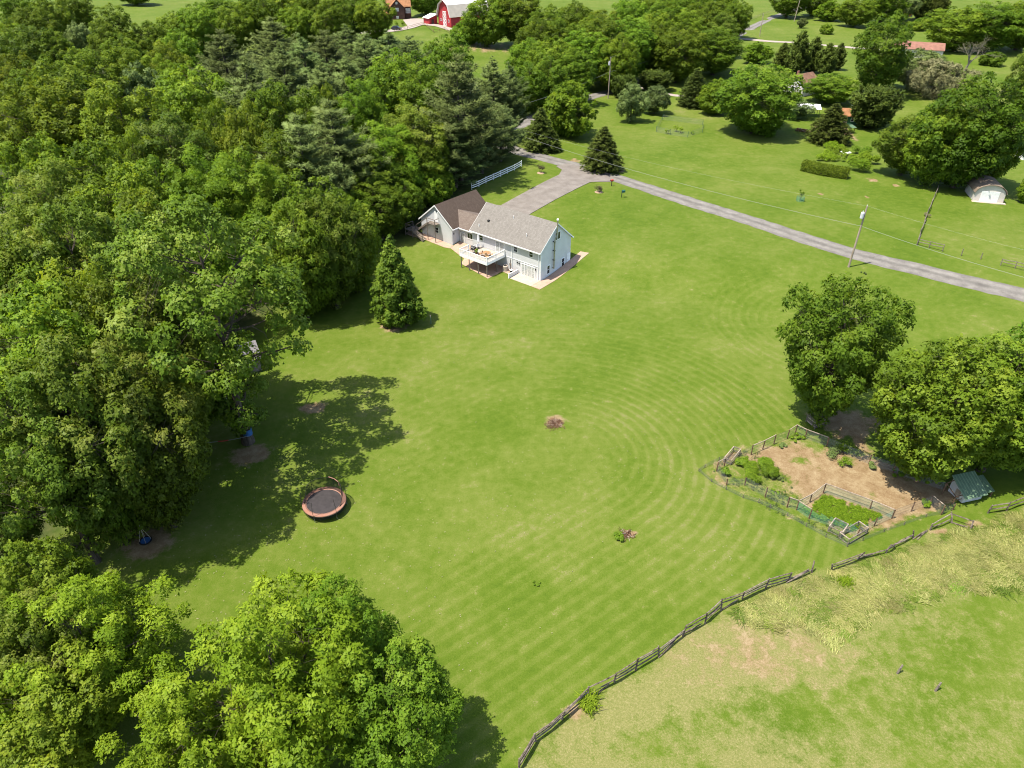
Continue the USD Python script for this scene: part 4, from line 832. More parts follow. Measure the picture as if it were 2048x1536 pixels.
stand('spruce', 1385, 212, 136, 62, 'dark spruce right of the gravel drive')
stand('juniper', 1402, 218, 184, 26, 'low dark juniper at the foot of the spruce by the drive')
stand('round_tree', 1428, 228, 158, 74, 'light green bushy tree right of the dark spruce')
stand('maple', 1503, 266, 128, 180, 'large spreading tree on the lawn between the garden cage and the small brown roofed house')
stand('shrub', 1528, 268, 236, 56, 'low leafy shrub under the large spreading lawn tree')
stand('round_tree', 1512, 126, 84, 56, 'round shrub beside the far drive')
for i, (x, y, t, w) in enumerate([(1560, 140, 86, 34), (1590, 150, 62, 46), (1620, 145, 74, 42), (1648, 150, 86, 36), (1672, 140, 86, 28)]):
    stand('juniper', x, y, t, w, ['leftmost juniper of the dark row above the small brown roofed house', 'tallest juniper of the dark row, second from the left', 'middle juniper of the dark row', 'fourth juniper from the left in the dark row', 'rightmost juniper of the dark row, beside the large dark tree'][i])
stand('tall_maple', 1742, 195, 26, 122, 'large dark tree left of the salmon roofed house')
stand('maple', 1655, 206, 148, 104, 'mid green tree right of the small brown roofed house')
stand('olive_tree', 1825, 178, 98, 110, 'grey green bushy tree in front of the salmon roofed house')
stand('dry_bush', 1868, 196, 122, 120, 'brownish bush right of the grey green tree below the salmon roof')
stand('yew', 1738, 256, 182, 84, 'dark leaning yew beside the tiny brown roof')
stand('spruce', 1655, 284, 206, 78, 'spruce beside the wood pile')
stand('fruit_tree', 1592, 238, 198, 56, 'small fruit tree in front of the white canopy')
stand('tall_maple', 1800, 350, 232, 115, 'leftmost lower tree of the big group beside the arched shed')
stand('maple', 1905, 375, 152, 190, 'biggest green tree of the group beside the white arched shed')
stand('maple', 1850, 372, 205, 120, 'tree in the middle of the group left of the arched shed')
stand('maple', 1962, 370, 218, 95, 'green tree whose boughs touch the arched shed roof')
stand('silver_maple', 2030, 240, 88, 90, 'grey green tree on the right edge above the arched shed')
stand('silver_maple', 2055, 215, 60, 90, 'tree cut by the right edge behind the grey green one')
stand('bare_tree', 1928, 142, 42, 90, 'pale half bare tree with bending branches right of the salmon roof')
stand('maple', 1905, 102, 14, 130, 'broad tree behind the half bare one')
stand('tall_maple', 1965, 105, 4, 120, 'second broad tree behind the half bare one')
stand('maple', 2030, 100, 0, 110, 'broad tree in the upper right corner')
stand('shrub', 1980, 130, 104, 50, 'low shrub right of the half bare tree')
stand('yew', 1840, 38, -6, 40, 'dark upright yew at the top, beside the orange machine')
stand('yew', 1870, 40, -2, 34, 'second dark yew at the top edge')
stand('shrub', 1850, 52, 34, 44, 'grey green shrub below the dark yews')
stand('shrub', 1830, 60, 44, 40, 'low shrub left of the grey green shrub below the yews')
stand('round_tree', 1656, 42, 0, 56, 'small round tree on the far lawn beside the far pole')
stand('maple', 1706, 54, -8, 70, 'tree right of the small round one on the far lawn')
stand('tall_maple', 1760, 46, -30, 80, 'tall tree at the top edge above the large dark tree')
stand('olive_tree', 1800, 40, -16, 60, 'grey tree at the top edge left of the dark yews')
stand('tall_maple', 1572, 36, -40, 80, 'dark tree over the far road at the top edge')
stand('maple', 1625, 32, -36, 60, 'dark tree at the top edge right of the far pole')
stand('shrub', 1652, 68, 48, 26, 'small lone shrub on the far lawn')
stand('fruit_tree', 1602, 56, 36, 22, 'tiny tree at the foot of the far pole')
stand('round_tree', 2050, 405, 348, 44, 'dark round bush cut by the right edge beside the arched shed')
stand('maple', 853, 30, -40, 80, 'tree between the brown house and the red barn')
stand('maple', 275, 10, -40, 80, 'lone tree on the far pale field at the top')
stand('round_tree', 935, 88, 38, 66, 'bright bushy tree right of the red barn')
stand('maple', 975, 94, -10, 90, 'tall tree with a dark bole beyond the bright bush by the barn')
stand('tall_maple', 1035, 92, -36, 110, 'tall dark tree on the far meadow right of the barn')
# the belt of trees behind the road
for q in [('tall_maple', 1095, 12, 18, 120), ('maple', 1150, 4, 18, 110), ('oak', 1205, 20, 17, 110), ('maple', 1260, -6, 18, 110), ('tall_maple', 1330, 0, 18, 110), ('maple', 1395, -16, 18, 110), ('tall_maple', 1450, -22, 17, 90),
          ('maple', 1060, 78, 15, 90), ('maple', 1108, 76, 17, 130), ('tall_maple', 1170, 62, 17, 110), ('oak', 1215, 40, 19, 110), ('tall_maple', 1268, 36, 19, 120), ('maple', 1325, 22, 18, 110), ('tall_maple', 1375, 20, 17, 100),
          ('maple', 1055, 128, 13, 100), ('maple', 1098, 116, 14, 100), ('tall_maple', 1150, 106, 14, 90), ('oak', 1120, 40, 18, 90), ('maple', 1185, 34, 18, 90), ('maple', 1240, 74, 16, 80), ('tall_maple', 1300, 54, 16, 80), ('oak', 1300, -20, 18, 90), ('maple', 1360, -30, 18, 90), ('maple', 1075, 40, 18, 90), ('oak', 1420, 2, 18, 80), ('silver_maple', 1448, 26, 15, 90), ('maple', 1478, 0, 15, 70), ('round_tree', 1405, 60, 9, 60)]: crown(*q)
ORD = ['nearest', 'second nearest', 'third nearest', 'fourth nearest', 'fifth nearest', 'sixth nearest', 'seventh nearest', 'eighth nearest', 'ninth nearest', 'tenth nearest']
def plant_all():
    free = {}
    for t in trees:
        t['px'] = pix(t['base'] + [0, 0, t['h'] * .75])
        if not t['label']: free.setdefault(t['kind'], []).append(t)
    for kd, ts in free.items():
        by = {}
        for t in ts: by.setdefault(min(MARKS, key=lambda m: np.hypot(*(np.array(MARKS[m]) - t['px']))), []).append(t)
        for m, g in by.items():
            g.sort(key=lambda t: np.hypot(*(np.array(MARKS[m]) - t['px'])))
            for i, t in enumerate(g): t['label'] = f'{WORDS[kd]} in woods, {ORD[i]} {m}'
    R = random.Random(4)
    for t in trees:
        h0, w0 = KINDS[t['kind']]; sw = t['w'] / w0; sh = t['h'] / h0
        o = thing(NAME[t['kind']], t['label'], 'shrub' if t['kind'] in ('shrub', 'yew', 'dry_bush') else 'tree', t['base'] - [0, 0, .05], t['rz'] if t['rz'] is not None else R.uniform(0, 360), scale=(sw, sw * R.uniform(.93, 1.07), sh))
        o.GetReferences().AddInternalReference('/World/' + t['kind'] + '_kind'); o.SetInstanceable(True)
        if len(t['label'].split()) > 16: print('long label', t['label'])
plant_all()
DEFER_plants()
# ---------------------------------------------------------------- garden pen
q2 = lambda x, y: (1380 + x / 5.688, 830 + y / 5.688)
q3 = lambda x, y: (1640 + x / 5.02, 870 + y / 5.02)
def netmat(name, col, fac):
    M[name] = usdkit.material(stage, '/World/Looks/' + name, {'t': ('transparent_bsdf', {}), 'd': ('diffuse_bsdf', {'color': col}), 'x': ('mix_closure', {'fac': fac})}, [('t.BSDF', 'x.closure1'), ('d.BSDF', 'x.closure2')], surface='x.closure')
netmat('wire_net', (.20, .20, .18), .13); netmat('green_net', (.10, .30, .20), .20); netmat('black_net', (.010, .012, .010), .55)
def postfence(name, label, cat, pts, hts, mat='wood_brown', rails=(), raised=None, net='wire_net', thick=.09, netz=(0.02, .95), group=None, rail_mat='wood_pale', closed=False, netlab=None):
    """posts at ground points, rails between the pairs in RAILS (index, fraction of height), a net of wire all along"""
    pts = [np.array([p[0], p[1], float(terrain(p[0], p[1]))]) for p in pts]; c = pts[0]
    f = thing(name, label, cat, c, 0, group); R = random.Random(len(label))
    hts = [hts] * len(pts) if np.isscalar(hts) else hts; tops = []
    for p, h in zip(pts, hts):
        d = p - c; t = d + [R.uniform(-.05, .05), R.uniform(-.05, .05), h]; tops.append(t); MB().bar(d - [0, 0, .2], t, thick, thick, (1, .2, 0)).build('post', M[mat], f)
    for i, k in rails:
        a, b = tops[i].copy(), tops[(i + 1) % len(pts)].copy(); a[2] -= hts[i] * (1 - k); b[2] -= hts[(i + 1) % len(pts)] * (1 - k)
        a[2] += .01 * (i % 2); MB().bar(a, b, .055, .08).build('rail', M[rail_mat], f)
    if net:
        seg = range(len(pts) if closed else len(pts) - 1)
        for i in seg:
            j = (i + 1) % len(pts); a, b = pts[i] - c, pts[j] - c; h0, h1 = hts[i], hts[j]
            m = MB(); n = 5
            for k in range(n):
                s, e = k / n, (k + 1) / n; p0, p1 = a + (b - a) * s, a + (b - a) * e
                m.add([p0 + [0, 0, h0 * netz[0]], p1 + [0, 0, h1 * netz[0]], p1 + [0, 0, h1 * netz[1]], p0 + [0, 0, h0 * netz[1]]], [[0, 1, 2, 3]])
            m.build('net', M[net], f)
        w = MB()
        for i in seg:
            j = (i + 1) % len(pts); a, b = pts[i] - c, pts[j] - c
            for z in (.3, .62, .93): w.bar(a + [0, 0, hts[i] * z], b + [0, 0, hts[j] * z], .012)
        tag(w.build('wires', M['dark'], f), kind='stuff')
    return f
def GG(q): return G(*q)[:2]
postfence('pen_fence', 'wire fence with brown posts and pale top rails, far side of the garden pen', 'fence',
          [GG(q2(*p)) for p in [(300, 630), (388, 585), (695, 452), (825, 390), (952, 330), (1103, 268), (1195, 215), (1308, 270), (1555, 358)]] + [GG(q3(*p)) for p in [(488, 292), (733, 377), (983, 472), (1250, 560)]],
          [1.2, 1.2, 1.35, 1.3, 1.35, 1.3, 1.35, 1.35, 1.3, 1.3, 1.3, 1.3, 1.0], rails=[(0, 1), (2, .97), (3, .98), (5, .98), (6, .97), (7, .97)])
postfence('pen_fence', 'wire fence along the near side of the garden pen, running to the coop', 'fence',
          [GG(q2(*p)) for p in [(300, 640), (415, 800), (622, 802), (852, 937), (1103, 1052), (1212, 1080)]], [1.2, .9, 1.1, 1.35, 1.4, 1.3], rails=[(4, .97)])
postfence('pen_fence', 'short wire fence with brown posts between the netted bed and the green roofed coop', 'fence',
          [GG(q3(*p)) for p in [(720, 838), (915, 768), (1098, 697), (1212, 800), (1330, 752)]], [1.25, 1.3, 1.2, 1.3, .8], rails=[(2, .97)])
postfence('rabbit_fence', 'low sagging wire edging with short stakes along the lawn side of the garden pen', 'fence',
          [GG(q2(*p)) for p in [(560, 470), (330, 520), (165, 600), (98, 640), (240, 760), (410, 850), (600, 945), (775, 1000), (912, 1060), (1110, 1150), (1320, 1270), (1540, 1390)]] + [GG(q3(*p)) for p in [(270, 1122), (430, 1060), (640, 975), (840, 905), (1060, 825), (1230, 790)]],
          [.5, .55, .5, .4, .45, .5, .5, .6, .6, .5, .5, .6, .6, .55, .5, .5, .5, .5], mat='wood_grey', thick=.05, net='wire_net')
bed = [GG(q2(*p)) for p in [(1212, 1082), (1362, 988), (1515, 882)]] + [GG(q3(*p)) for p in [(500, 742), (718, 838), (540, 915), (370, 1010)]] + [GG(q2(1352, 1180))]
postfence('netted_bed', 'green netted bed of leafy plants with a white top rail inside the garden pen', 'garden bed', bed, [1.25, 1.1, 1.3, 1.15, 1.25, 1.1, .9, 1.3], rails=[(0, .99), (1, .98), (2, .98), (3, .98), (7, .97)], net='green_net', rail_mat='wood_pale', closed=True)
bp = Polygon(bed).buffer(-.35); Rb = np.random.default_rng(5); bx0, by0, bx1, by1 = bp.bounds
pp = [(x, y) for x, y in zip(Rb.uniform(bx0, bx1, 700), Rb.uniform(by0, by1, 700)) if bp.contains(Point(x, y)) and bp.exterior.distance(Point(x, y)) > .15 and (x + y * .0) < bx1]
pl = thing('bed_plants', 'dense low yellow green plants filling the netted bed', 'plants', onground(*np.mean(bed, 0))); tag(pl, kind='stuff')
o = np.mean(bed, 0); zo = float(terrain(*o))
leafy(pl, [(x - o[0], y - o[1], float(terrain(x, y)) - zo + .18, .30) for x, y in pp[:520]], .17, 'walnut_leaf', 8, 50, .6, 1.2)
def coldframe(cx, cy, L, W, rz, label, h=.75):
    f = thing('cold_frame', label, 'frame', onground(cx, cy), rz); m = [(-L / 2, -W / 2), (L / 2, -W / 2), (L / 2, W / 2), (-L / 2, W / 2)]
    for x, y in m: MB().bar((x, y, -.1), (x, y, h - .05), .07).build('post', M['wood_grey'], f)
    for i in range(4):
        a, b = m[i], m[(i + 1) % 4]; MB().bar((*a, h), (*b, h + .012 * (i % 2)), .08).build('rail', M['wood_pale' if i % 2 else 'wood_grey'], f); MB().bar((a[0], a[1], .1), (b[0], b[1], .1), .05).build('lower_rail', M['wood_grey'], f)
        n = MB(); n.add([(*a, .12), (*b, .12), (*b, h - .05), (*a, h - .05)], [[0, 1, 2, 3]]); n.build('net', M['wire_net'], f)
def frame_at(c4, label, h=.75):
    p = [G(*c, h)[:2] for c in c4]; c = np.mean(p, 0); e = (p[1] - p[0] + p[2] - p[3]) / 2; g = (p[3] - p[0] + p[2] - p[1]) / 2
    coldframe(c[0], c[1], np.linalg.norm(e), np.linalg.norm(g), math.degrees(math.atan2(e[1], e[0])), label, h)
frame_at([q3(78, 902), q3(205, 965), q3(305, 908), q3(172, 845)], 'left open wooden frame of the pair at the near corner of the garden pen')
frame_at([q3(285, 1045), q3(490, 940), q3(390, 865), q3(215, 975)], 'right open wooden frame of the pair at the near corner of the garden pen')
frame_at([q2(372, 470), q2(455, 512), q2(590, 398), q2(520, 370)], 'weathered open frame at the lawn corner of the garden pen', .65)
def clump(name, label, cat, px, h, wpx, mat, seed, n=5, size=.16, asp=.5, per=160, stem=True):
    b = G(*px); w = wpx * depth(b) / F; R = np.random.default_rng(seed); o = thing(name, label, cat, b - [0, 0, .02])
    pts = [(R.uniform(-.5, .5) * w * .7, R.uniform(-.5, .5) * w * .7, h * R.uniform(.45, .75), min(w, h * 1.3) * R.uniform(.26, .4)) for _ in range(n)]
    if stem:
        m = MB()
        for x, y, z, r in pts: m.tube([(x * .2, y * .2, -.05), (x * .7, y * .7, z * .6), (x, y, z)], [.03, .02, .008], 5)
        m.build('stems', M['bark'], o)
    leafy(o, pts, size, mat, seed, per, asp); return o
clump('leafy_plant', 'large leafy plant beside the weathered frame in the garden pen', 'plant', q2(560, 555), 1.3, 24, 'bright_leaf', 31, 5, .24)
clump('leafy_plant', 'dark leafy plant at the lawn corner post of the garden pen', 'plant', q2(395, 690), 1.0, 18, 'maple_leaf', 32, 4, .2)
for i, (x, y, w) in enumerate([(690, 640, 32), (830, 590, 28), (905, 690, 30), (690, 740, 26)]):
    clump('asparagus', ['left ferny bright green plant in the pen', 'back ferny bright green plant in the pen', 'right ferny bright green plant with a dark base in the pen', 'near ferny green plant in the pen'][i], 'plant', q2(x, y), 1.15, w, 'bright_leaf', 40 + i, 9, .34, .085, 170)
for i, (px, h, w, lab) in enumerate([((1662, 912), 1.0, 30, 'grey green bramble by the back rail of the garden pen'), ((1690, 908), 1.3, 34, 'taller bramble bush right of the grey green one on the pen fence'), ((1687, 930), .8, 34, 'low weeds in front of the brambles in the pen'),
                                     ((1745, 935), .6, 22, 'small weed clump under the far pen fence'), ((1790, 948), .6, 30, 'weeds under the pen fence nearest the maples'), ((1595, 878), .5, 36, 'weeds inside the far corner of the garden pen'),
                                     ((1566, 895), .5, 18, 'small weed tuft on the bare soil of the pen'), ((1850, 962), .7, 40, 'pale weeds beside the coop door'), ((1850, 1010), .6, 26, 'weeds at the pen fence near the coop'), ((1555, 960), .35, 30, 'low green weeds beyond the ferny plants in the pen'), ((1550, 985), .35, 26, 'flat weeds beside the sandy spot in the pen')]):
    clump('weeds', lab, 'weeds', px, h, w, 'cherry_leaf' if i % 3 == 0 else 'bright_leaf', 60 + i, 7, .15, .5, 120)
pw = thing('pen_weeds', 'thin ground weeds scattered over the lawn side of the garden pen', 'weeds', onground(*GG((1500, 960)))); tag(pw, kind='stuff'); o = GG((1500, 960)); zo = float(terrain(*o)); R = np.random.default_rng(15)
wr_ = region([(1408, 946), (1470, 900), (1520, 905), (1560, 940), (1590, 985), (1660, 1040), (1690, 1085), (1640, 1060), (1560, 1030), (1470, 985)]); x0, y0, x1, y1 = wr_.bounds
ws = [(x - o[0], y - o[1], float(terrain(x, y)) - zo + .06, R.uniform(.12, .34)) for x, y in zip(R.uniform(x0, x1, 900), R.uniform(y0, y1, 900)) if wr_.contains(Point(x, y)) and meshkit.noise(np.array([x * .5, y * .5, 0]), 3) > .42]
leafy(pw, ws, .15, 'cherry_leaf', 16, 14, .35, 1.0); wide = region([(1408, 946), (1470, 895), (1590, 858), (1660, 895), (1760, 922), (1920, 985), (1905, 1012), (1820, 1040), (1700, 1088)])
# the coop: white boards, a steep ribbed green roof and a lower lean-to roof
def solve_up(px, xy):                        # the height at which a vertical line over xy is seen at row py
    lo, hi = -1, 8
    for _ in range(40):
        m = (lo + hi) / 2; lo, hi = (m, hi) if pix([xy[0], xy[1], m])[1] > px[1] else (lo, m)
    return lo
fc = G(*q3(1420, 690)); ef = G(*q3(1615, 640)); eb = G(*q3(1285, 648))
u = ef[:2] - fc[:2]; ang = math.atan2(u[1], u[0]); CL = np.linalg.norm(u)
coop = thing('chicken_coop', 'white coop with a ribbed green metal roof at the corner of the garden pen', 'coop', fc, math.degrees(ang))
CW = 1.9; e1, e2 = 1.05, 2.05
M['green_rib'] = smat('green_metal_rib', (.18, .25, .16), .4, .5, .1, 3); M['green_metal'] = smat('green_metal_roof', (.100, .165, .098), .4, .5, .12, 3)
def CP(m, n, mat, lab=None): return m.build(n, M[mat], coop, label=lab)
CP(MB().prism([(0, .1), (0, e1), (CW, e2), (CW, .1)], 0, 0, CL), 'wall', 'white_siding')
sl = (e2 - e1) / CW; zr = lambda y: e1 + sl * y + .03
rf = MB().hexa([(-.25, -.35, zr(-.35)), (CL + .2, -.35, zr(-.35)), (CL + .2, CW + .1, zr(CW + .1)), (-.25, CW + .1, zr(CW + .1))] + [(-.25, -.35, zr(-.35) + .03), (CL + .2, -.35, zr(-.35) + .03), (CL + .2, CW + .1, zr(CW + .1) + .03), (-.25, CW + .1, zr(CW + .1) + .03)])
roof = CP(rf, 'roof', 'green_metal')
for k in range(9):
    x = -.22 + k * (CL + .38) / 8; MB().bar((x, -.35, zr(-.35) + .045), (x, CW + .1, zr(CW + .1) + .045), .05, .04).build('rib', M['green_rib'], roof)
rf = MB().hexa([(CL + .21, -.15, 1.0), (CL + 1.2, -.15, .95), (CL + 1.2, CW - .2, 1.6), (CL + .21, CW - .2, 1.65)] + [(CL + .21, -.15, 1.03), (CL + 1.2, -.15, .98), (CL + 1.2, CW - .2, 1.63), (CL + .21, CW - .2, 1.68)])
r2 = CP(rf, 'lean_to_roof', 'green_metal')
for k in range(4): x = CL + .3 + k * .28; MB().bar((x, -.15, 1.04), (x, CW - .2, 1.69), .04, .03).build('rib', M['green_metal'], r2)
for x, y, h in ((CL + 1.1, 0, .93), (CL + 1.1, CW - .3, 1.55)): CP(Bx(x - .05, x + .05, y - .05, y + .05, -.2, h), 'post', 'wood_brown')
for x, y in ((.1, .1), (CL - .1, .1), (CL - .1, CW - .1), (.1, CW - .1)): CP(Bx(x - .06, x + .06, y - .06, y + .06, -.2, .1), 'foot', 'wood_brown')
dr = CP(Bx(-.05, -.003, .5, 1.1, .25, 1.15), 'door', 'wood_pale')
CP(MB().bar((-.9, .2, -.1), (-.9, .2, 1.0), .08).bar((-.9, 1.7, -.1), (-.9, 1.7, 1.5), .08).bar((-.9, .2, 1.0), (-.9, 1.7, 1.5), .07).bar((-.9, .2, 1.0), (-.003, .2, 1.05), .07).bar((-.9, 1.7, 1.5), (-.003, 1.7, 1.7), .07).bar((-.9, .2, .5), (-.003, .2, .5), .06), 'run_frame', 'wood_brown')
CP(Bx(.6, 1.1, -.05, -.003, .35, .75), 'hatch', 'white')
# ---------------------------------------------------------------- the leaning split rail fence across the foot of the lawn
def railfence(name, label, tops, rails, seed, h=1.25, mat='wood_rail', lean=.12, group=None, gaps=(), thick=.13, miss=.12):
    R = random.Random(seed); pts = [onground(*G(*p)[:2]) for p in tops]; c = pts[0]; f = thing(name, label, 'fence', c, 0, group); T = []
    for i, p in enumerate(pts):
        d = p - c; l = np.array([R.gauss(0, lean), R.gauss(0, lean), 0]); hh = h * R.uniform(.86, 1.1); T.append((d, l, hh))
        MB().tube([d - [0, 0, .3], d + l * .5 + [0, 0, hh * .5], d + l + [0, 0, hh]], [thick * .62, thick * .58, thick * .5], 7).build('post', M[mat], f)
    for i in range(len(pts) - 1):
        if i in gaps: continue
        for k in rails:
            if R.random() < miss:
                a, b = T[i][0] + [R.uniform(-.3, .3), R.uniform(-.3, .3), .08], T[i + 1][0] * .8 + T[i][0] * .2 + [0, 0, h * k * R.uniform(.2, .8)]
            else: a, b = (T[j][0] + T[j][1] * k + [0, 0, T[j][2] * k + R.uniform(-.05, .05)] for j in (i, i + 1))
            a, b = np.array(a), np.array(b); e = (b - a) * .02; mid = (a + b) / 2 + [R.uniform(-.06, .06), R.uniform(-.06, .06), R.uniform(-.1, .02)]
            MB().tube([a - e, a * .6 + mid * .4, mid, b * .6 + mid * .4, b + e], [.045, .06, .062, .06, .045], 6).build('rail', M[R.choice([mat, mat, mat, 'wood_grey'])], f)
    return f
railfence('rail_fence', 'old leaning split rail fence between the mown lawn and the dry pasture', [(x, y + 4) for x, y in FENCE_PX[:14]], (.32, .62, .92), 3, 1.3, miss=.10)
railfence('rail_fence', 'broken low part of the split rail fence below the garden pen', FENCE_PX[14:], (.45, .85), 5, 1.0, lean=.3, miss=.4)
railfence('rail_fence', 'two rail piece of split rail fence at the right edge below the coop', [(1975, 1026), (2012, 1022), (2052, 1008), (2110, 990)], (.5, .92), 6, 1.2, lean=.06, miss=0)
for i, p in enumerate([(1794, 1347), (1870, 1382)]):
    b = onground(*G(*p)[:2]); MB0 = thing('old_post', ['left one of two grey stub posts standing in the pasture', 'right one of two grey stub posts standing in the pasture'][i], 'post', b)
    MB().tube([(0, 0, -.2), (.1, .05, .5), (.2, .1, .95)], [.09, .085, .07], 7).build('shaft', M['wood_grey'], MB0)
# white three rail fence beyond the house
wp = [(943.5, 379), (958, 373.7), (972, 366.5), (987, 360), (1001.5, 353.5), (1014.5, 347.5), (1029, 341), (1043, 333)]
pts = [G(*p) for p in wp]; wf = thing('white_fence', 'white three rail fence at the wood edge beyond the garage', 'fence', pts[0])
for p in pts: d = p - pts[0]; pf = Bx(d[0] - .07, d[0] + .07, d[1] - .07, d[1] + .07, d[2] - .2, d[2] + 1.32).build('post', M['white'], wf); Bx(d[0] - .09, d[0] + .09, d[1] - .09, d[1] + .09, d[2] + 1.321, d[2] + 1.36).build('cap', M['white'], pf)
for a, b in zip(pts[:-1], pts[1:]):
    for z in (.35, .76, 1.18): MB().bar(a - pts[0] + [0, 0, z], b - pts[0] + [0, 0, z], .045, .15).build('rail', M['white'], wf)
# fences across the road
qf = lambda x, y: (1536 + x / 4, 360 + y / 4)
railfence('rail_fence', 'old post and rail fence on the grass right of the roadside pole', [qf(1190, 520), qf(1287, 543), qf(1393, 572), qf(1545, 605), qf(1700, 634), qf(1858, 683), qf(1975, 708), qf(2080, 740)], (.55, .95), 8, 1.25, 'wood_grey', .03, gaps=(2, 3, 4), miss=0, thick=.12)
side = [qf(1355, 85), qf(1325, 150), qf(1298, 215), qf(1275, 270), qf(1255, 320), qf(1238, 380), qf(1218, 440), qf(1190, 520)]
railfence('rail_fence', 'weedy old fence running from the big tree group down towards the road', side, (.4, .85), 9, 1.2, 'wood_grey', .08, miss=.2)
clump('fence_weeds', 'strip of tall grass growing through the weedy old fence', 'weeds', qf(1270, 290), .7, 20, 'dry_leaf', 71, 6, .2, .2, 160, False)
for i, p in enumerate([(1176, 1410), (1690, 1166)]):
    o = thing('grass_tuft', ['tall green grass tuft growing through the split rail fence near the bottom edge', 'green weed tuft at the end of the split rail fence'][i], 'grass', G(*p)); R = np.random.default_rng(80 + i); m = []
    n = 260; az = R.uniform(0, 2 * PI, n); l = R.uniform(.6, 1.35, n) * (1 if i == 0 else .5); b0 = R.normal(size=(n, 3)) * [.30, .30, 0]; V = []
    dirs = np.stack([np.cos(az), np.sin(az), 0 * az], 1); w = np.stack([-np.sin(az), np.cos(az), 0 * az], 1) * .03
    p0, p1, p2 = b0, b0 + dirs * (l * .25)[:, None] + np.array([0, 0, 1]) * (l * .6)[:, None], b0 + dirs * (l * .7)[:, None] + np.array([0, 0, 1]) * (l * .55)[:, None]
    v = np.stack([p0 - w, p0 + w, p1 + w, p1 - w, p2], 1).reshape(-1, 3); k = np.arange(n)[:, None] * 5
    crown_mesh([(v, np.vstack([k + [0, 1, 2], k + [0, 2, 3], k + [3, 2, 4]]), np.repeat(np.clip(R.normal(size=n) * .2 + .6, 0, 1), 5))], str(o.GetPath()) + '/blades', M['walnut_leaf'])
# ---------------------------------------------------------------- poles and wires
M['pole_wood'] = smat('pole_wood', (.34, .27, .21), .9, .1, .2, 3, bump=.4, stretch=(1, 1, .2))
M['galv'] = smat('grey_can', (.52, .52, .54), .4, .5, .08, 3)
def upole(px, h, label, trans=True, lean=(0, 0), arm=False):
    b = G(*px); o = thing('utility_pole', label, 'utility pole', b); t = np.array([lean[0], lean[1], h])
    MB().tube([(0, 0, -.4), t * .5, t], [.17, .15, .115], 10).build('shaft', M['pole_wood'], o)
    if trans:
        m = lathe(MB(), [(0, 0), (.25, 0), (.26, .05), (.26, .85), (.20, .95), (0, .97)], 14, t * .86 + [-.40, -.1, -.5]); c = m.build('transformer', M['galv'], o)
        MB().tube([t * .86 + [-.40, -.1, .45], t * .86 + [-.40, -.1, .72]], [.05, .03], 6).build('bushing', M['trim'], c)
        MB().bar(t * .86 + [-.16, -.05, .1], t * .86 + [-.02, 0, .1], .06).bar(t * .86 + [-.16, -.05, -.3], t * .86 + [-.02, 0, -.3], .06).build('bracket', M['galv'], o)
    MB().bar(t * .985 + [0, 0, 0], t * .985 + [0, .0, .35], .05).build('insulator', M['trim'], o)
    return b, t
p1b, p1t = upole((1697, 534), 10.1, 'weathered utility pole with a pale transformer, on the lawn beside the road', lean=(.25, .1))
p2b, p2t = upole((1216, 197), 11.5, 'roadside utility pole with a transformer beyond the house, left of the fruit trees')
p3b, p3t = upole((1588, 43), 15.5, 'far slanting utility pole on the lawn near the top edge', False, (1.5, .3))
p4b, p4t = upole((1519, 73), 9, 'thin dark pole beside the far road fork', False)
p5b, p5t = upole((1417, 78), 9, 'pole half hidden by the trees right of the gravel drive junction', False)
def wire(label, a, b, sag, r=.022, mat='galv'):
    a, b = np.asarray(a, float), np.asarray(b, float); t = np.linspace(0, 1, 24)[:, None]; p = a + (b - a) * t - np.array([0, 0, 1]) * sag * 4 * t * (1 - t)
    o = MB().tube(p, r, 5).build('power_line', M[mat]); tag(o, label, 'power line')
M['wire_pale'] = smat('pale_wire', (.26, .26, .24), .5, .3, .05, 2)
k1 = p1b + p1t * .68; e0 = G(1052, 275, 6.2); e1 = G(2320, 622, 6.0)
wire('thick pale wire from the transformer pole left along the road to the pines', k1, e0, .9, .02, 'wire_pale')
wire('thick pale wire from the transformer pole to the right photo edge', k1, e1, .7, .02, 'wire_pale')
wire('thin top wire from the transformer pole to the pines', p1b + p1t, G(1052, 262, 9.0), .8, .004)
wire('thin top wire from the transformer pole out over the right edge', p1b + p1t, G(2320, 560, 9.0), .6, .004)
k2 = p2b + p2t * .66
wire('pale wire from the roadside pole down left into the pines', k2, G(1000, 222, 7.5), .7, .02, 'wire_pale')
wire('pale wire from the roadside pole up right across the dark trees', k2, G(1348, 102, 7.5), .5, .02, 'wire_pale')
wire('thin wire high on the roadside pole towards the far pole', p2b + p2t, p5b + p5t, .6, .009)
# ---------------------------------------------------------------- trampoline
tc = G(651, 1016); TR = 2.15
tr = thing('trampoline', 'round trampoline with worn orange pad and black net on the lawn edge', 'trampoline', tc)
M['pad'] = smat('orange_pad', (.22, .092, .055), .6, .3, .22, 1.5, col2=(.27, .155, .115)); M['mat'] = smat('jump_mat', (.040, .034, .034), .7, .25, .15, 2); M['steel'] = smat('steel', (.34, .35, .36), .35, .6, .1, 5, metal=.7)
lathe(MB(), [(0, .88), (TR - .42, .885)], 48).build('mat', M['mat'], tr)
lathe(MB(), [(TR - .42, .80), (TR - .02, .80), (TR, .84), (TR, .89), (TR - .03, .93), (TR - .36, .93), (TR - .42, .90)], 48).build('pad', M['pad'], tr)
an = np.linspace(0, 2 * PI, 49)
MB().tube(np.stack([np.cos(an) * (TR - .05), np.sin(an) * (TR - .05), 0 * an + .78], 1), .03, 6, cap=False).build('frame_ring', M['steel'], tr)
lathe(MB(), [(TR - .02, .42), (TR - .02, .79)], 48).build('skirt_net', M['black_net'], tr)
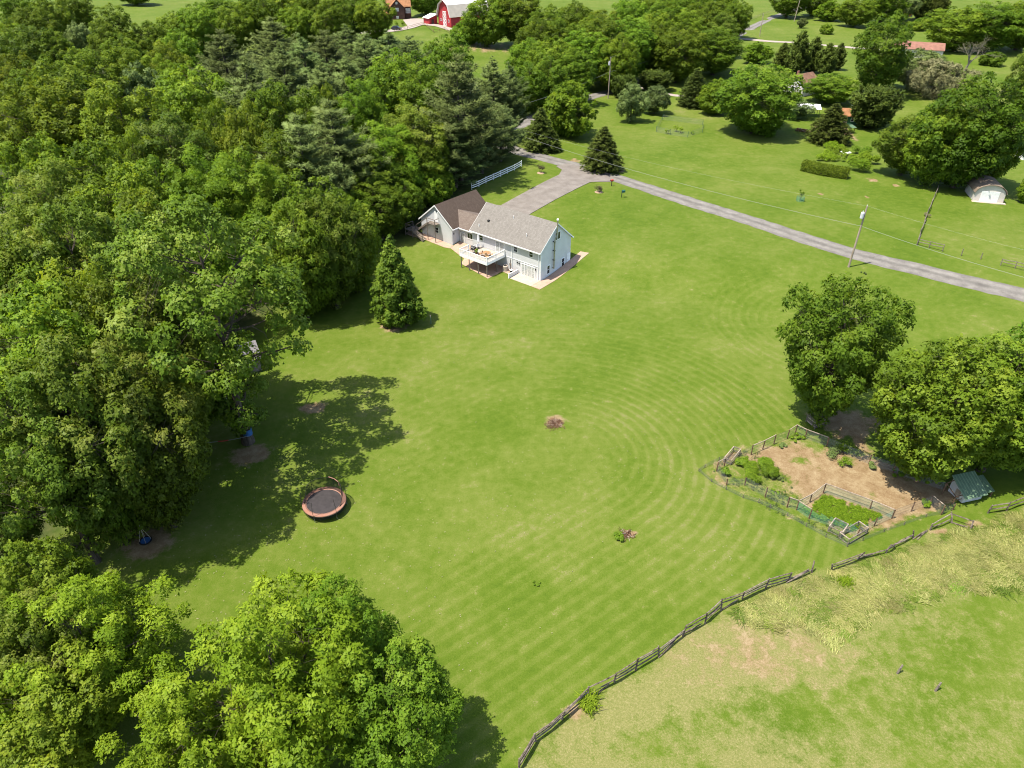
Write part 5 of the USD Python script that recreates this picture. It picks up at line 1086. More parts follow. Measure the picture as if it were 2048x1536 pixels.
for k in range(6):
    a = k * PI / 3 + .25; c, s = math.cos(a), math.sin(a)
    MB().tube([(c * (TR - .05), s * (TR - .05), .78), (c * (TR - .03), s * (TR - .03), .02)], .025, 6).build('leg', M['steel'], tr)
    up = MB().tube([(c * (TR + .02), s * (TR + .02), .3), (c * (TR + .05), s * (TR + .05), 1.6), (c * (TR - .12), s * (TR - .12), 2.55)], .022, 6).build('net_pole', M['dark'], tr)
# the net has collapsed on the near side and still stands behind
def nz(a): return 2.45 * ss(-.35, .45, math.sin(a - .15) + .25 * math.cos(a)) + .92 * (1 - ss(-.35, .45, math.sin(a - .15) + .25 * math.cos(a)))
aa = np.linspace(0, 2 * PI, 73); rr = TR - .35
v = np.concatenate([np.stack([np.cos(aa) * rr, np.sin(aa) * rr, 0 * aa + .93], 1), np.stack([np.cos(aa) * (rr + .12), np.sin(aa) * (rr + .12), [nz(a) * .6 + .37 for a in aa]], 1), np.stack([np.cos(aa) * (rr + .02), np.sin(aa) * (rr + .02), [nz(a) for a in aa]], 1)]); n = 73
MB().add(v, [[r * n + j, r * n + j + 1, (r + 1) * n + j + 1, (r + 1) * n + j] for r in range(2) for j in range(n - 1)]).build('net', M['black_net'], tr)
MB().tube(v[2 * n:], .02, 5, cap=False).build('net_rim', M['dark'], tr)
MB().tube([(.25, rr + .05, 2.5), (.9, rr - .25, 2.5), (1.35, 1.2, 2.42), (1.42, 1.12, 2.0)], .04, 6).build('rim_foam', M['pad'], tr, label='orange foam tube on the net rim')
# ---------------------------------------------------------------- by the left trees
ts = thing('tire_swing', 'blue and black round swing hanging low by the trunk at the left', 'swing', G(291, 1081, .35), 0)
M['blue'] = smat('blue_cloth', (.03, .10, .26), .6, .3, .1, 4); M['rope'] = smat('rope', (.45, .40, .32), .9, .1, .1, 10)
a = np.linspace(0, 2 * PI, 33); MB().tube(np.stack([np.cos(a) * .52, np.sin(a) * .52, 0 * a], 1), .07, 8, cap=False).build('ring', M['black'], ts)
lathe(MB(), [(0, -.06), (.3, -.04), (.47, 0)], 24).build('seat', M['blue'], ts)
for k in range(4): c, s = math.cos(k * PI / 2 + .5), math.sin(k * PI / 2 + .5); MB().bar((c * .5, s * .5, 0), (0, 0, 1.8), .022).build('rope', M['rope'], ts)
MB().bar((0, 0, 1.8), (.0, .2, 7.5), .03).build('hanging_rope', M['rope'], ts)
wrap = thing('trunk_wrap', 'blue wrap round the trunk of the big open poplar', 'wrap', G(500, 886) + [0, 0, 1.25])
lathe(MB(), [(.50, 0), (.53, .02), (.53, .75), (.50, .78)], 18).build('band', M['blue'], wrap)
sa, sb = G(497, 872, 1.6), G(383, 886, 1.6); sl_ = thing('slackline', 'pale slack line with a red patch strung between two trunks', 'line', sa)
tt = np.linspace(0, 1, 12)[:, None]; L1 = (sb - sa) * tt - np.array([0, 0, .25]) * 4 * tt * (1 - tt); MB().tube(L1, .03, 5).build('strap', M['wire_pale'], sl_)
M['red'] = smat('red_paint', (.42, .045, .03), .5, .35, .15, 3); MB().tube(L1[4:7], .06, 6).build('pad', M['red'], sl_)
# the grey roofed shed under the trees, with things standing in front
sg = G(470, 740); shed = thing('grey_shed', 'shed with a grey shingled roof half hidden under the big poplar', 'shed', sg, 30)
shingle('slate_shingle', (.13, .118, .12), (.20, .185, .186), (.27, .25, .25))
MB().prism([(-1.9, -.3), (-1.9, 2.1), (0, 3.35), (1.9, 2.1), (1.9, -.3)], 0, -3.0, 3.0).build('wall', M['wood_grey'], shed)
rf = MB()
for s in (-1, 1): rf.prism([(s * 2.25, 2.02), (s * -.002, 3.55), (s * -.002, 3.42), (s * 2.25, 1.89)], 0, -3.3, 3.3)
rf.build('roof', M['slate_shingle'], shed); dd = Bx(-.7, .7, -1.96, -1.903, 0, 1.9).build('door', M['wood_pale'], shed); Bx(.5, .56, -2.0, -1.963, .9, 1.05).build('handle', M['dark'], dd)
wpile = thing('scrap_pile', 'jumble of pale boxes and firewood beside the grey shed', 'pile', G(415, 782)); R = random.Random(9)
for k in range(26):
    x, y, z = R.uniform(-2.6, 2.6), R.uniform(-.5, .5), R.choice([.12, .3, .48]); y -= x * .6; a = R.uniform(-.6, .6); l = R.uniform(.25, .55)
    MB().tube([(x - l * math.cos(a), y - l * math.sin(a), z), (x + l * math.cos(a), y + l * math.sin(a), z)], R.uniform(.09, .15), 7).build('log', M[R.choice(['wood_pale', 'wood_brown', 'wood_pale', 'beige'])], wpile)
wb = thing('white_crate', 'pale crate standing in the grass before the grey shed', 'crate', G(446, 796), 25)
Bx(-.5, .5, -.4, .4, .05, .6).build('body', M['white'], wb); Bx(-.55, .55, -.45, .45, .602, .66).build('lid', M['pad'], wb)
crate = thing('wood_crate', 'weathered slatted wooden crate round the foot of the twin trunked maple', 'crate', G(1631, 848), 20)
for s in (-1, 1):
    for k in range(4):
        z = .1 + k * .26; Bx(-.72, .72, s * .70 - .02, s * .70 + .02, z, z + .19).build('slat', M['wood_pale' if k % 2 else 'wood_grey'], crate); Bx(s * .72 - .02, s * .72 + .02, -.68, .68, z + .02, z + .21).build('slat', M['wood_grey' if k % 2 else 'wood_pale'], crate)
    for t in (-1, 1): Bx(s * .77 - .04, s * .77 + .04, t * .76 - .04, t * .76 + .04, -.1, 1.15).build('corner_post', M['wood_grey'], crate)
M['brush'] = smat('brush_sticks', (.15, .082, .05), .9, .1, .35, 3)
for lab, px, n, rad in (('brown brush pile in the middle of the lawn', (1110, 848), 170, 1.0), ('small heap of dry sticks with weeds, lower on the lawn', (1252, 1070), 60, .7)):
    bp_ = thing('brush_pile', lab, 'brush pile', G(*px)); R = np.random.default_rng(n); m, m2 = MB(), MB()
    for k in range(n):
        c = np.array([*(R.normal(size=2) * rad * .42), 0]); c[2] = max(.04, .24 - .2 * np.hypot(c[0], c[1]) / rad) * R.uniform(.3, 1.1); d = R.normal(size=3) * [1, 1, .22]; d /= np.linalg.norm(d); l = R.uniform(.2, .6)
        (m if k % 6 else m2).tube([c - d * l, c + R.normal(size=3) * .04, c + d * l], [.018, .028, .012], 5)
    tag(m.build('sticks', M['brush'], bp_), kind='stuff'); tag(m2.build('pale_sticks', M['wood_pale'], bp_), kind='stuff')
clump('weeds', 'bright green weeds over the near side of the stick heap', 'weeds', (1236, 1077), .5, 26, 'bright_leaf', 91, 6, .2, .5, 150, False)
clump('weeds', 'low dark weed tuft on the lawn near the roadside transformer pole', 'weeds', (1728, 547), .4, 14, 'cherry_leaf', 92, 4, .15, .4, 80, False)
clump('weeds', 'dark green weed spot on the banded lawn', 'weeds', (1072, 1167), .22, 20, 'bright_leaf', 93, 5, .16, .4, 110, False)
gp = thing('marker_post', 'pale capped green post in the shade of the pyramid shaped tree', 'post', G(862, 648)); Bx(-.07, .07, -.05, .05, -.1, 1.15).build('shaft', M['green_metal'], gp); Bx(-.075, .075, -.055, .055, 1.151, 1.45).build('cap', M['wood_pale'], gp)
# mailboxes and the shrubs at the driveway mouth
mb_ = thing('mailbox', 'red mailbox on a dark post by the driveway mouth', 'mailbox', G(1223, 372), 20); Bx(-.06, .06, -.06, .06, -.1, 1.05).build('post', M['dark'], mb_)
bx_ = MB().prism([(-.16, 1.06), (.16, 1.06), (.16, 1.25), (.10, 1.36), (-.10, 1.36), (-.16, 1.25)], 0, -.32, .32).build('box', M['red'], mb_); Bx(-.33, -.322, -.14, .14, 1.08, 1.27).build('door', M['dark'], bx_)
nb = thing('newspaper_box', 'dark green box on a post beside the road, right of the red mailbox', 'newspaper box', G(1243, 395), 20); Bx(-.05, .05, -.05, .05, -.1, 1.35).build('post', M['dark'], nb)
M['teal'] = smat('teal_box', (.02, .10, .075), .45, .4, .1, 4); tb_ = MB().box(.06, .62, -.22, .22, 1.0, 1.06).box(.06, .62, -.22, .22, 1.36, 1.42).box(.06, .62, -.22, -.17, 1.06, 1.36).box(.06, .62, .17, .22, 1.06, 1.36).build('box', M['teal'], nb); Bx(.08, .60, -.16, .16, 1.07, 1.3).build('inside', M['blue'], tb_)
M['mulch'] = smat('mulch', (.34, .24, .16), .95, .1, .3, 8, bump=.5)
M['plum_leaf'] = None; leafmat('plum_leaf', (.030, .024, .016), (.060, .050, .026), (.10, .085, .04), trans=.2)
for lab, px, h in (('reddish shrub in a pale mulch ring at the right of the driveway mouth', (1197, 384), 1.5), ('thin reddish shrub in mulch at the left of the driveway mouth', (1081, 346), 1.9)):
    o = clump('ringed_shrub', lab, 'shrub', px, h, 15, 'plum_leaf', int(px[0]), 6, .16, .4, 130); lathe(MB(), [(0, .10), (.5, .10), (.85, .03), (.9, -.05)], 18).build('mulch_ring', M['mulch'], o)
yt = clump('young_tree', 'thin young tree inside a green wire cage on the lawn across the road', 'tree', (1600, 402), 2.9, 9, 'maple_leaf', 17, 5, .2, .45, 60)
lathe(MB(), [(.75, 0), (.75, 1.0)], 18).build('cage', M['green_net'], yt); cg = MB()
for k in range(12): c, s = math.cos(k * PI / 6) * .76, math.sin(k * PI / 6) * .76; cg.bar((c, s, 0), (c, s, 1.05), .02)
cg.build('cage_wire', M['teal'], yt)
# ---------------------------------------------------------------- the neighbours
M['salmon'] = smat('salmon_roof', (.235, .115, .082), .85, .2, .15, .8, bump=.4); M['rust_shingle'] = smat('rust_shingle', (.29, .14, .065), .85, .2, .2, .8, bump=.4); M['brown_roof'] = smat('brown_roof', (.19, .105, .068), .85, .2, .2, .8, bump=.4)
M['barn_red'] = smat('barn_red', (.34, .030, .035), .7, .25, .14, 1.2); M['log_brown'] = smat('log_brown', (.085, .045, .035), .8, .2, .25, 1.5, stretch=(.4, .4, 4)); M['barn_roof'] = smat('barn_roof', (.50, .43, .36), .5, .4, .06, .6); M['roof_edge'] = smat('roof_edge_white', (.70, .67, .65), .5, .4, .05, 1)
M['shed_roof'] = smat('shed_roof', (.20, .155, .115), .8, .2, .15, 1); M['cream'] = smat('cream_wall', (.52, .48, .43), .7, .3, .08, 1)
def gable(o, L, W, eave, ridge, wall, roof, base=-1.0, oh=.35, t=.16, x0=0.0, y0=0.0, tag_='', axis=0, rl=None):
    k = (ridge - eave) / (W / 2); w = (lambda y: eave + k * (W / 2 - abs(y)) - .04)
    m = MB().prism([(y0 - W / 2, base), (y0 - W / 2, w(W / 2)), (y0, w(0)), (y0 + W / 2, w(W / 2)), (y0 + W / 2, base)] if axis == 0 else [(x0 - W / 2, base), (x0 - W / 2, w(W / 2)), (x0, w(0)), (x0 + W / 2, w(W / 2)), (x0 + W / 2, base)], axis, (x0 if axis == 0 else y0) - L / 2, (x0 if axis == 0 else y0) + L / 2)
    m.build(tag_ + 'wall', M[wall], o); r = MB(); c = y0 if axis == 0 else x0; s0 = x0 if axis == 0 else y0
    for s in (-1, 1): r.prism([(c + s * (W / 2 + oh), eave - k * oh + t), (c - s * .003, ridge + t), (c - s * .003, ridge), (c + s * (W / 2 + oh), eave - k * oh)], axis, s0 - L / 2 - oh, s0 + L / 2 + oh)
    return r.build(tag_ + 'roof', M[roof], o, label=rl)
# red barn with a gambrel roof
BL = 22; bc = G(890, 52); bdir = 38
barn = thing('red_barn', 'red barn with a pale gambrel roof and white crossed doors by the far gravel yard', 'barn', bc, bdir)
HB = 5.4
prof = [(-HB, -1.5), (-HB, 5.0), (-3.7, 8.9), (0, 11.0), (3.7, 8.9), (HB, 5.0), (HB, -1.5)]
MB().prism(prof, 0, 0, BL).build('wall', M['barn_red'], barn)
def rseg(a, b, t=.22, x0=-.9, x1=BL + .5):
    a, b = np.array(a, float), np.array(b, float); d = (b - a) / np.linalg.norm(b - a); n = np.array([-d[1], d[0]]); n = n if n[1] > 0 else -n
    return MB().prism([tuple(a + n * .03), tuple(b + n * .03), tuple(b + n * (t + .03)), tuple(a + n * (t + .03))], 0, x0, x1)
for s in (-1, 1):
    rseg((s * (HB + .45), 4.05), (s * 3.72, 8.93)).build('lower_roof', M['barn_roof'], barn); rseg((s * 3.70, 8.96), (s * .02, 11.05)).build('upper_roof', M['roof_edge'], barn)
for k, (y0, z0) in enumerate([(-1.45, 0), (0.03, 0), (-1.45, 3.2), (.03, 3.2)]):
    d = MB().box(-.10, -.003, y0, y0 + 1.42, z0 + .1, z0 + 3.1).build('door', M['white'], barn)
    x = MB()
    for a, b in (((y0 + .15, z0 + .3), (y0 + 1.27, z0 + 1.5)), ((y0 + 1.27, z0 + .3), (y0 + .15, z0 + 1.5)), ((y0 + .15, z0 + 1.7), (y0 + 1.27, z0 + 2.9)), ((y0 + 1.27, z0 + 1.7), (y0 + .15, z0 + 2.9))): x.bar((-.14, a[0], a[1]), (-.14, b[0], b[1]), .06, .16, (1, 0, 0))
    x.build('cross', M['barn_red'], d)
window(barn, (-3.4, -.0, 2.4), .8, .9, '-x', 1, bars=False); window(barn, (3.2, -.0, 2.4), .8, .9, '-x', 1, bars=False)
for s in (-1, 1): MB().bar((-.92, s * (HB + .4), 4.2), (-.92, s * 3.72, 9.1), .1, .3, (1, 0, 0)).bar((-.92, s * 3.72, 9.1), (-.92, 0, 11.2), .1, .3, (1, 0, 0)).build('rake_board', M['roof_edge'], barn)
Bx(8, 12, -HB - .08, -HB - .003, -.5, 3.6).build('side_door', M['dark'], barn)
sh = thing('barn_shed', 'small red shed with a white roof against the left of the red barn', 'shed', G(861, 47), bdir)
MB().prism([(-2.2, -1.2), (-2.2, 2.6), (2.2, 3.9), (2.2, -1.2)], 1, -2.6, 2.6).build('wall', M['barn_red'], sh); MB().hexa([(-2.7, -2.9, 2.50), (2.4, -2.9, 4.05), (2.4, 2.9, 4.05), (-2.7, 2.9, 2.50), (-2.7, -2.9, 2.65), (2.4, -2.9, 4.2), (2.4, 2.9, 4.2), (-2.7, 2.9, 2.65)]).build('roof', M['roof_edge'], sh); Bx(-1, .4, -2.68, -2.603, 0, 2.1).build('door', M['log_brown'], sh)
# brown house with a rust coloured roof
bh = thing('brown_house', 'dark brown log house with a rust orange roof left of the red barn', 'house', G(799, 38), 12)
gable(bh, 12, 8, 5.6, 9.0, 'log_brown', 'rust_shingle', tag_='main_', y0=4.2)
gable(bh, 7.0, 7.4, 5.2, 8.9, 'log_brown', 'rust_shingle', tag_='front_', axis=1, x0=-1.0, y0=2.0)
window(bh, (-1.0, -1.5, 4.4), 1.5, 1.3, '-y', 2, 'curtain', bars=False); window(bh, (-1.0, -1.5, 7.3), .7, .8, '-y', 1, 'curtain', bars=False); window(bh, (-1.0, -1.5, 1.0), 1.0, .9, '-y', 1, 'curtain', bars=False)
gable(bh, 4.2, 3.4, 2.6, 4.0, 'log_brown', 'rust_shingle', tag_='porch_', x0=-6.6, y0=1.6); Bx(-5.0, -4.72, -1.62, -1.3, -1, 3.6).build('corner_post', M['rust_shingle'], bh)
for x, y in ((3.4, -.6), (5.9, -.6), (5.9, 1.2)): Bx(x - .1, x + .1, y - .1, y + .1, -1, 5.0).build('porch_post', M['log_brown'], bh)
Bx(2.8, 6.1, -.8, .1, 2.2, 2.4).build('balcony', M['log_brown'], bh); Bx(3.2, 5.8, .11, .16, 2.5, 4.8).build('porch_glass', M['curtain'], bh); MB().box(2.8, 6.1, -.8, -.74, 3.2, 3.28).build('balcony_rail', M['log_brown'], bh)
clump('flower_bed', 'green planted island in front of the brown house', 'plants', (795, 50), 1.6, 34, 'bright_leaf', 101, 8, .5, .5, 130, False)
# parked car on the gravel
def wheelset(o, xs, ys, r, w=.22):
    for x in xs:
        for y in ys:
            wv = MB(); n = 16; s = 1 if y > 0 else -1; a = np.arange(n) * 2 * PI / n
            v = np.array([[x + rr * math.cos(t), y + dy * s, r + rr * math.sin(t)] for rr, dy in ((r, -w / 2), (r, w / 2), (r * .62, w / 2), (r * .55, w / 2 - .05)) for t in a]); tr_ = MB().add(v, [[i * n + j, i * n + (j + 1) % n, (i + 1) * n + (j + 1) % n, (i + 1) * n + j] for i in range(3) for j in range(n)]).build('wheel', M['black'], o)
            lathe(MB(), [(0, 0), (r * .55, 0)], 12).v; rim = MB(); rim.add([[x + r * .56 * math.cos(t), y + (w / 2 - .04) * s, r + r * .56 * math.sin(t)] for t in a] + [[x, y + (w / 2 - .03) * s, r]], [[i, (i + 1) % n, n] for i in range(n)]); rim.build('rim', M['galv'], tr_)
def car(px, rz, label, paint):
    o = thing('parked_car', label, 'car', G(*px) + [0, 0, .1], rz)
    MB().prism([(-2.3, .35), (-2.32, .75), (-2.2, .98), (-1.0, 1.08), (1.6, 1.08), (2.25, 1.0), (2.3, .7), (2.28, .35)], 1, -.9, .9).build('body', M[paint], o)
    MB().hexa([(-1.25, -.84, 1.083), (1.95, -.84, 1.083), (1.95, .84, 1.083), (-1.25, .84, 1.083), (-.55, -.68, 1.56), (1.45, -.68, 1.56), (1.45, .68, 1.56), (-.55, .68, 1.56)]).build('windows', M['glass'], o)
    MB().hexa([(-.58, -.70, 1.562), (1.48, -.70, 1.562), (1.48, .70, 1.562), (-.58, .70, 1.562), (-.48, -.62, 1.62), (1.35, -.62, 1.62), (1.35, .62, 1.62), (-.48, .62, 1.62)]).build('roof', M[paint], o)
    for y in (-.65, .65): Bx(-2.36, -2.3, y - .18, y + .18, .72, .86).build('headlight', M['trim'], o)
    wheelset(o, (-1.4, 1.35), (-.82, .82), .36)
M['navy'] = smat('dark_paint', (.012, .014, .03), .2, .6, .02, 2, coat=.8)
car((793, 60), 168, 'dark parked car on the gravel drive below the brown house', 'navy')
M['silver_paint'] = smat('white_car_paint', (.62, .62, .62), .25, .5, .02, 2, coat=.8)
car((1560, 231), 150, 'white car half hidden under the tree beside the white canopy', 'silver_paint')
railfence('rail_fence', 'thin dark paddock fence in front of the red barn', [(790, 66), (815, 59), (848, 50), (868, 66), (880, 64), (890, 62), (900, 68)], (.5, .95), 12, 1.4, 'wood_brown', .02, miss=0, thick=.14)
# salmon roofed house
so = thing('salmon_house', 'cream house with a salmon pink roof among the trees at the upper right', 'house', G(1832, 112), -22)
gable(so, 17, 8, 3.0, 4.9, 'cream', 'salmon', tag_='main_'); gable(so, 9, 7, 3.0, 4.6, 'cream', 'salmon', tag_='wing_', axis=1, x0=-4.5, y0=4.0)
for x in (-6, -2.5, 2.5, 6): window(so, (x, -4.0, 1.7), 1.1, 1.2, '-y')
Bx(-6.6, -5.8, 1.2, 2.0, 4.2, 5.6).build('chimney', M['cream'], so)
# small brown roofed house, canopy, tiny roof
so = thing('brown_roof_house', 'small house with a brown roof between the junipers and the white canopy', 'house', G(1600, 186), 35)
gable(so, 8, 7, 3.2, 5.6, 'cream', 'brown_roof'); window(so, (-2, -3.5, 1.8), 1, 1.2, '-y'); window(so, (1.8, -3.5, 1.8), 1, 1.2, '-y'); window(so, (0, -4.0, 1.8), 1, 1.2, '-x'); Bx(-1.4, -.8, 1.0, 1.6, 4.6, 6.3).build('chimney', M['salmon'], so)
cn = thing('canopy', 'white flat canopy on thin posts beside the small brown roofed house', 'canopy', G(1612, 232), -12)
for x in (-3, 3):
    for y in (-1.6, 1.6): Bx(x - .05, x + .05, y - .05, y + .05, -.3, 2.4 + .15 * y).build('post', M['dark'], cn)
MB().hexa([(-3.4, -2.0, 2.20), (3.4, -2.0, 2.20), (3.4, 2.0, 2.80), (-3.4, 2.0, 2.80), (-3.4, -2.0, 2.28), (3.4, -2.0, 2.28), (3.4, 2.0, 2.88), (-3.4, 2.0, 2.88)]).build('cover', M['white'], cn)
so = thing('garden_house', 'tiny green walled house with a brown roof and grey chimney between spruce and yew', 'shed', G(1692, 246), -5)
M['green_wall'] = smat('green_wall', (.05, .13, .075), .7, .2, .1, 2)
gable(so, 4.6, 3.6, 2.3, 3.7, 'green_wall', 'rust_shingle', oh=.3); MB().hexa([(.6, .6, 2.4), (1.3, .6, 2.4), (1.3, 1.2, 2.4), (.6, 1.2, 2.4), (.8, .65, 4.6), (1.2, .65, 4.6), (1.2, 1.1, 4.6), (.8, 1.1, 4.6)]).build('chimney', M['galv'], so); window(so, (.8, -1.8, 1.3), .7, .8, '-y'); Bx(-1.3, -.5, -1.87, -1.803, 0, 1.9).build('door', M['wood_pale'], so)
hd = thing('well_roof', 'small green topped shelter beside the dark leaning yew', 'shelter', G(1699, 266), 20)
for x in (-.8, .8):
    for y in (-.6, .6): Bx(x - .06, x + .06, y - .06, y + .06, -.2, 1.55 + .2 * y).build('post', M['wood_brown'], hd)
MB().hexa([(-1.1, -.95, 1.42), (1.1, -.95, 1.42), (1.1, .95, 1.80), (-1.1, .95, 1.80), (-1.1, -.95, 1.47), (1.1, -.95, 1.47), (1.1, .95, 1.85), (-1.1, .95, 1.85)]).build('roof', M['green_metal'], hd)
wo = thing('wood_pile', 'stack of split firewood on the grass left of the spruce', 'wood pile', G(1606, 264), -38); R = random.Random(3)
for k in range(40): x = -1.9 + (k % 14) * .27 + (k // 14) * .13; z = .16 + (k // 14) * .25; MB().tube([(x, -.3, z), (x, .3, z)], R.uniform(.10, .14), 6).build('log', M[R.choice(['wood_pale', 'rust_shingle', 'brown_roof'])], wo)
# the clipped hedge round the vegetable plot
hp = [G(*p)[:2] for p in [(1604, 340), (1642, 349), (1694, 357)]]
he = thing('hedge', 'long clipped grassy green hedge on the near side of the vegetable plot', 'hedge', onground(*hp[1])); R = np.random.default_rng(6); c, d = [], []
for a, b in zip(hp[:-1], hp[1:]):
    n = 4200; t = R.uniform(0, 1, n)[:, None]; p = a + (b - a) * t; w = (b - a) / np.linalg.norm(b - a); nn = np.array([-w[1], w[0]]); th_ = R.uniform(0, PI, n); o_ = np.cos(th_) * .95; z = np.sin(th_) ** .7 * 2.2 * R.uniform(.85, 1.05, n)
    c.append(np.stack([p[:, 0] + nn[0] * o_ - hp[1][0], p[:, 1] + nn[1] * o_ - hp[1][1], z], 1)); d.append(np.stack([nn[0] * np.cos(th_), nn[1] * np.cos(th_), np.sin(th_)], 1))
c, d = np.vstack(c), np.vstack(d); crown_mesh([sprays(c + R.normal(size=c.shape) * .09, d + R.normal(size=d.shape) * .7, R.uniform(.35, .85, len(c)), .12, np.clip(.42 + R.normal(size=len(c)) * .18, 0, 1), R)], str(he.GetPath()) + '/foliage', M['oak_leaf'])
core = MB()
for a, b in zip(hp[:-1], hp[1:]): core.bar([*(a - hp[1]), .6], [*(b - hp[1]), .6], 1.3, 1.2)
core.build('stems', M['bark'], he)
for i, (px, h, w) in enumerate([((1645, 318), 1.8, 56), ((1690, 318), 1.2, 56), ((1716, 342), 2.9, 46), ((1672, 308), 1.6, 50), ((1660, 300), 1.8, 50), ((1724, 310), 2.0, 46), ((1740, 326), 2.2, 42)]):
    clump('plot_plants', ['leafy crops at the left end of the vegetable plot', 'leafy crops round the pale board in the vegetable plot', 'round bushy plant at the right end of the clipped hedge', 'low crops in the middle of the vegetable plot', 'crops at the back of the vegetable plot', 'crops at the right side of the vegetable plot', 'vines at the corner of the plot next to the big trees'][i], 'plants', px, h, w, 'maple_leaf' if i % 2 else 'walnut_leaf', 120 + i, 13, .3, .55, 190, False)
bd = thing('pale_board', 'pale flat board lying in the vegetable plot', 'board', G(1690, 312) + [0, 0, .75], 15); MB().hexa([(-1.1, -.6, 0), (1.1, -.6, 0), (1.1, .6, .25), (-1.1, .6, .25), (-1.1, -.6, .06), (1.1, -.6, .06), (1.1, .6, .31), (-1.1, .6, .31)]).build('sheet', M['white'], bd)
for x in (-.9, .9): MB().bar((x, 0, -.75), (x, 0, .12), .08).build('support', M['wood_grey'], bd)
# arched shed
fr = G(1977, 405); fl_, fr_ = G(1945, 401), G(2005, 407); SW = np.linalg.norm((fr_ - fl_)[:2]); sa_ = math.degrees(math.atan2((fr_ - fl_)[1], (fr_ - fl_)[0]))
as_ = thing('arched_shed', 'white fronted shed with a curved brown roof beside the big trees at the right', 'shed', (fl_ + fr_) / 2, sa_); ph = 3.3
pro = [(-SW / 2, -.2), (-SW / 2, 1.7), (-SW * .44, 2.35), (-SW * .32, 2.9), (-SW * .15, 3.2), (0, 3.3), (SW * .15, 3.2), (SW * .32, 2.9), (SW * .44, 2.35), (SW / 2, 1.7), (SW / 2, -.2)]
MB().prism(pro, 1, 0, 6.0).build('wall', M['cream'], as_)
rf = MB(); o_ = [(x * 1.05, z + .07 if z > 1.8 else z) for x, z in pro[1:-1]]
for (a, b) in zip(o_[:-1], o_[1:]): rf.prism([a, b, (b[0] * 1.03, b[1] + .09), (a[0] * 1.03, a[1] + .09)] if a[0] < b[0] else [b, a, (a[0] * 1.03, a[1] + .09), (b[0] * 1.03, b[1] + .09)], 1, -.25, 6.2)
rf.build('roof', M['shed_roof'], as_)
MB().box(-SW * .3, -.01, -.05, -.003, 0, 2.1).box(.01, SW * .3, -.05, -.003, 0, 2.1).build('doors', M['trim'], as_); Bx(-SW / 2 - .3, SW / 2 + .3, -.9, -.06, -.3, .10).build('step', M['pale_concrete'], as_)
rs = thing('small_shed', 'pale shed with a green roof cut by the right edge', 'shed', G(2050, 316), 0); gable(rs, 3, 3, 2.0, 2.9, 'white', 'green_metal', oh=.2, axis=1); Bx(-.5, .5, -1.57, -1.503, 0, 1.8).build('door', M['trim'], rs)
# wire cage round the seedlings on the far lawn
cp = [G(*p)[:2] for p in [(1312, 264), (1325, 240), (1405, 250), (1405, 265), (1375, 275), (1340, 270)]]
postfence('garden_cage', 'faint wire cage round a few seedlings on the lawn beyond the road', 'fence', cp, 1.5, 'teal', thick=.06, net='wire_net', closed=True)
for i, p in enumerate([(1336, 268), (1352, 264), (1362, 266), (1385, 268)]): clump('seedling', ['leftmost pale shrub in the lawn cage', 'second pale shrub in the lawn cage, with a thin stem', 'third pale shrub in the lawn cage', 'low green growth at the near right corner of the lawn cage'][i], 'plant', p, [1.6, 2.0, 1.9, .8][i], 14, 'walnut_leaf', 140 + i, 4, .25, .5, 50)
# orange machine and things at the far top right
om = thing('orange_machine', 'small orange machine between the dark yews at the top right', 'machine', G(1817, 34), 20); M['orange'] = smat('orange_paint', (.55, .20, .03), .5, .4, .1, 2)
MB().prism([(-1.6, .5), (-1.6, 1.2), (-.4, 1.5), (.9, 1.5), (1.6, 1.0), (1.6, .5)], 1, -.7, .7).build('body', M['orange'], om); MB().box(-.5, .6, -.6, .6, 1.502, 2.3).build('cab', M['glass'], om); wheelset(om, (-1.0, 1.0), (-.75, .75), .5)
# far field fences and posts along the far road
railfence('rail_fence', 'far thin paddock fence left of the far road', [(1462, 68), (1480, 55), (1500, 42), (1525, 31), (1550, 24)], (.5, .95), 14, 1.3, 'wood_grey', .02, miss=0, thick=.12)
# tall dry grass in the pasture
tg = UsdGeom.PointInstancer.Define(stage, '/World/tall_grass'); tag(tg.GetPrim(), 'swathe of tall straw coloured grass lying over beside the broken fence', 'grass', kind='stuff')
leafmat('straw_blade', (.125, .140, .032), (.188, .186, .058), (.260, .240, .096), trans=.25, rough=.6)
leafmat('grass_blade', (.062, .098, .011), (.105, .145, .020), (.18, .20, .05), trans=.3, rough=.6)
protos = []
for k in range(4):
    R = np.random.default_rng(200 + k); n = 110; az = R.normal(size=n) * .5; l = R.uniform(.4, .92, n) * (.8 if k == 3 else 1); b0 = R.normal(size=(n, 3)) * [.30, .30, 0]; dirs = np.stack([np.cos(az), np.sin(az), 0 * az], 1); w = np.stack([-np.sin(az), np.cos(az), 0 * az], 1) * .022; up = np.array([0, 0, 1.])
    p1, p2 = b0 + dirs * (l * .35)[:, None] + up * (l * .26)[:, None], b0 + dirs * (l * .95)[:, None] + up * (l * R.uniform(.04, .26, n))[:, None]
    v = np.stack([b0 - w, b0 + w, p1 + w, p1 - w, p2], 1).reshape(-1, 3); kk = np.arange(n)[:, None] * 5; pa = f'/World/tall_grass/tuft_{k + 1:03d}'
    crown_mesh([(v, np.vstack([kk + [0, 1, 2], kk + [0, 2, 3], kk + [3, 2, 4]]), np.repeat(np.clip(R.normal(size=n) * .22 + .5, 0, 1), 5))], pa, M['grass_blade' if k == 3 else 'straw_blade']); protos.append(pa)
tg.CreatePrototypesRel().SetTargets([Sdf.Path(p) for p in protos])
R = np.random.default_rng(77); pos, idx, ori, scl = [], [], [], []
lg = region([(1440, 1236), (1560, 1190), (1660, 1150), (1800, 1112), (1900, 1080), (2000, 1040), (2200, 1005), (2250, 1170), (1900, 1185), (1780, 1225), (1660, 1290), (1600, 1262), (1500, 1245)])
x0, y0, x1, y1 = lg.bounds
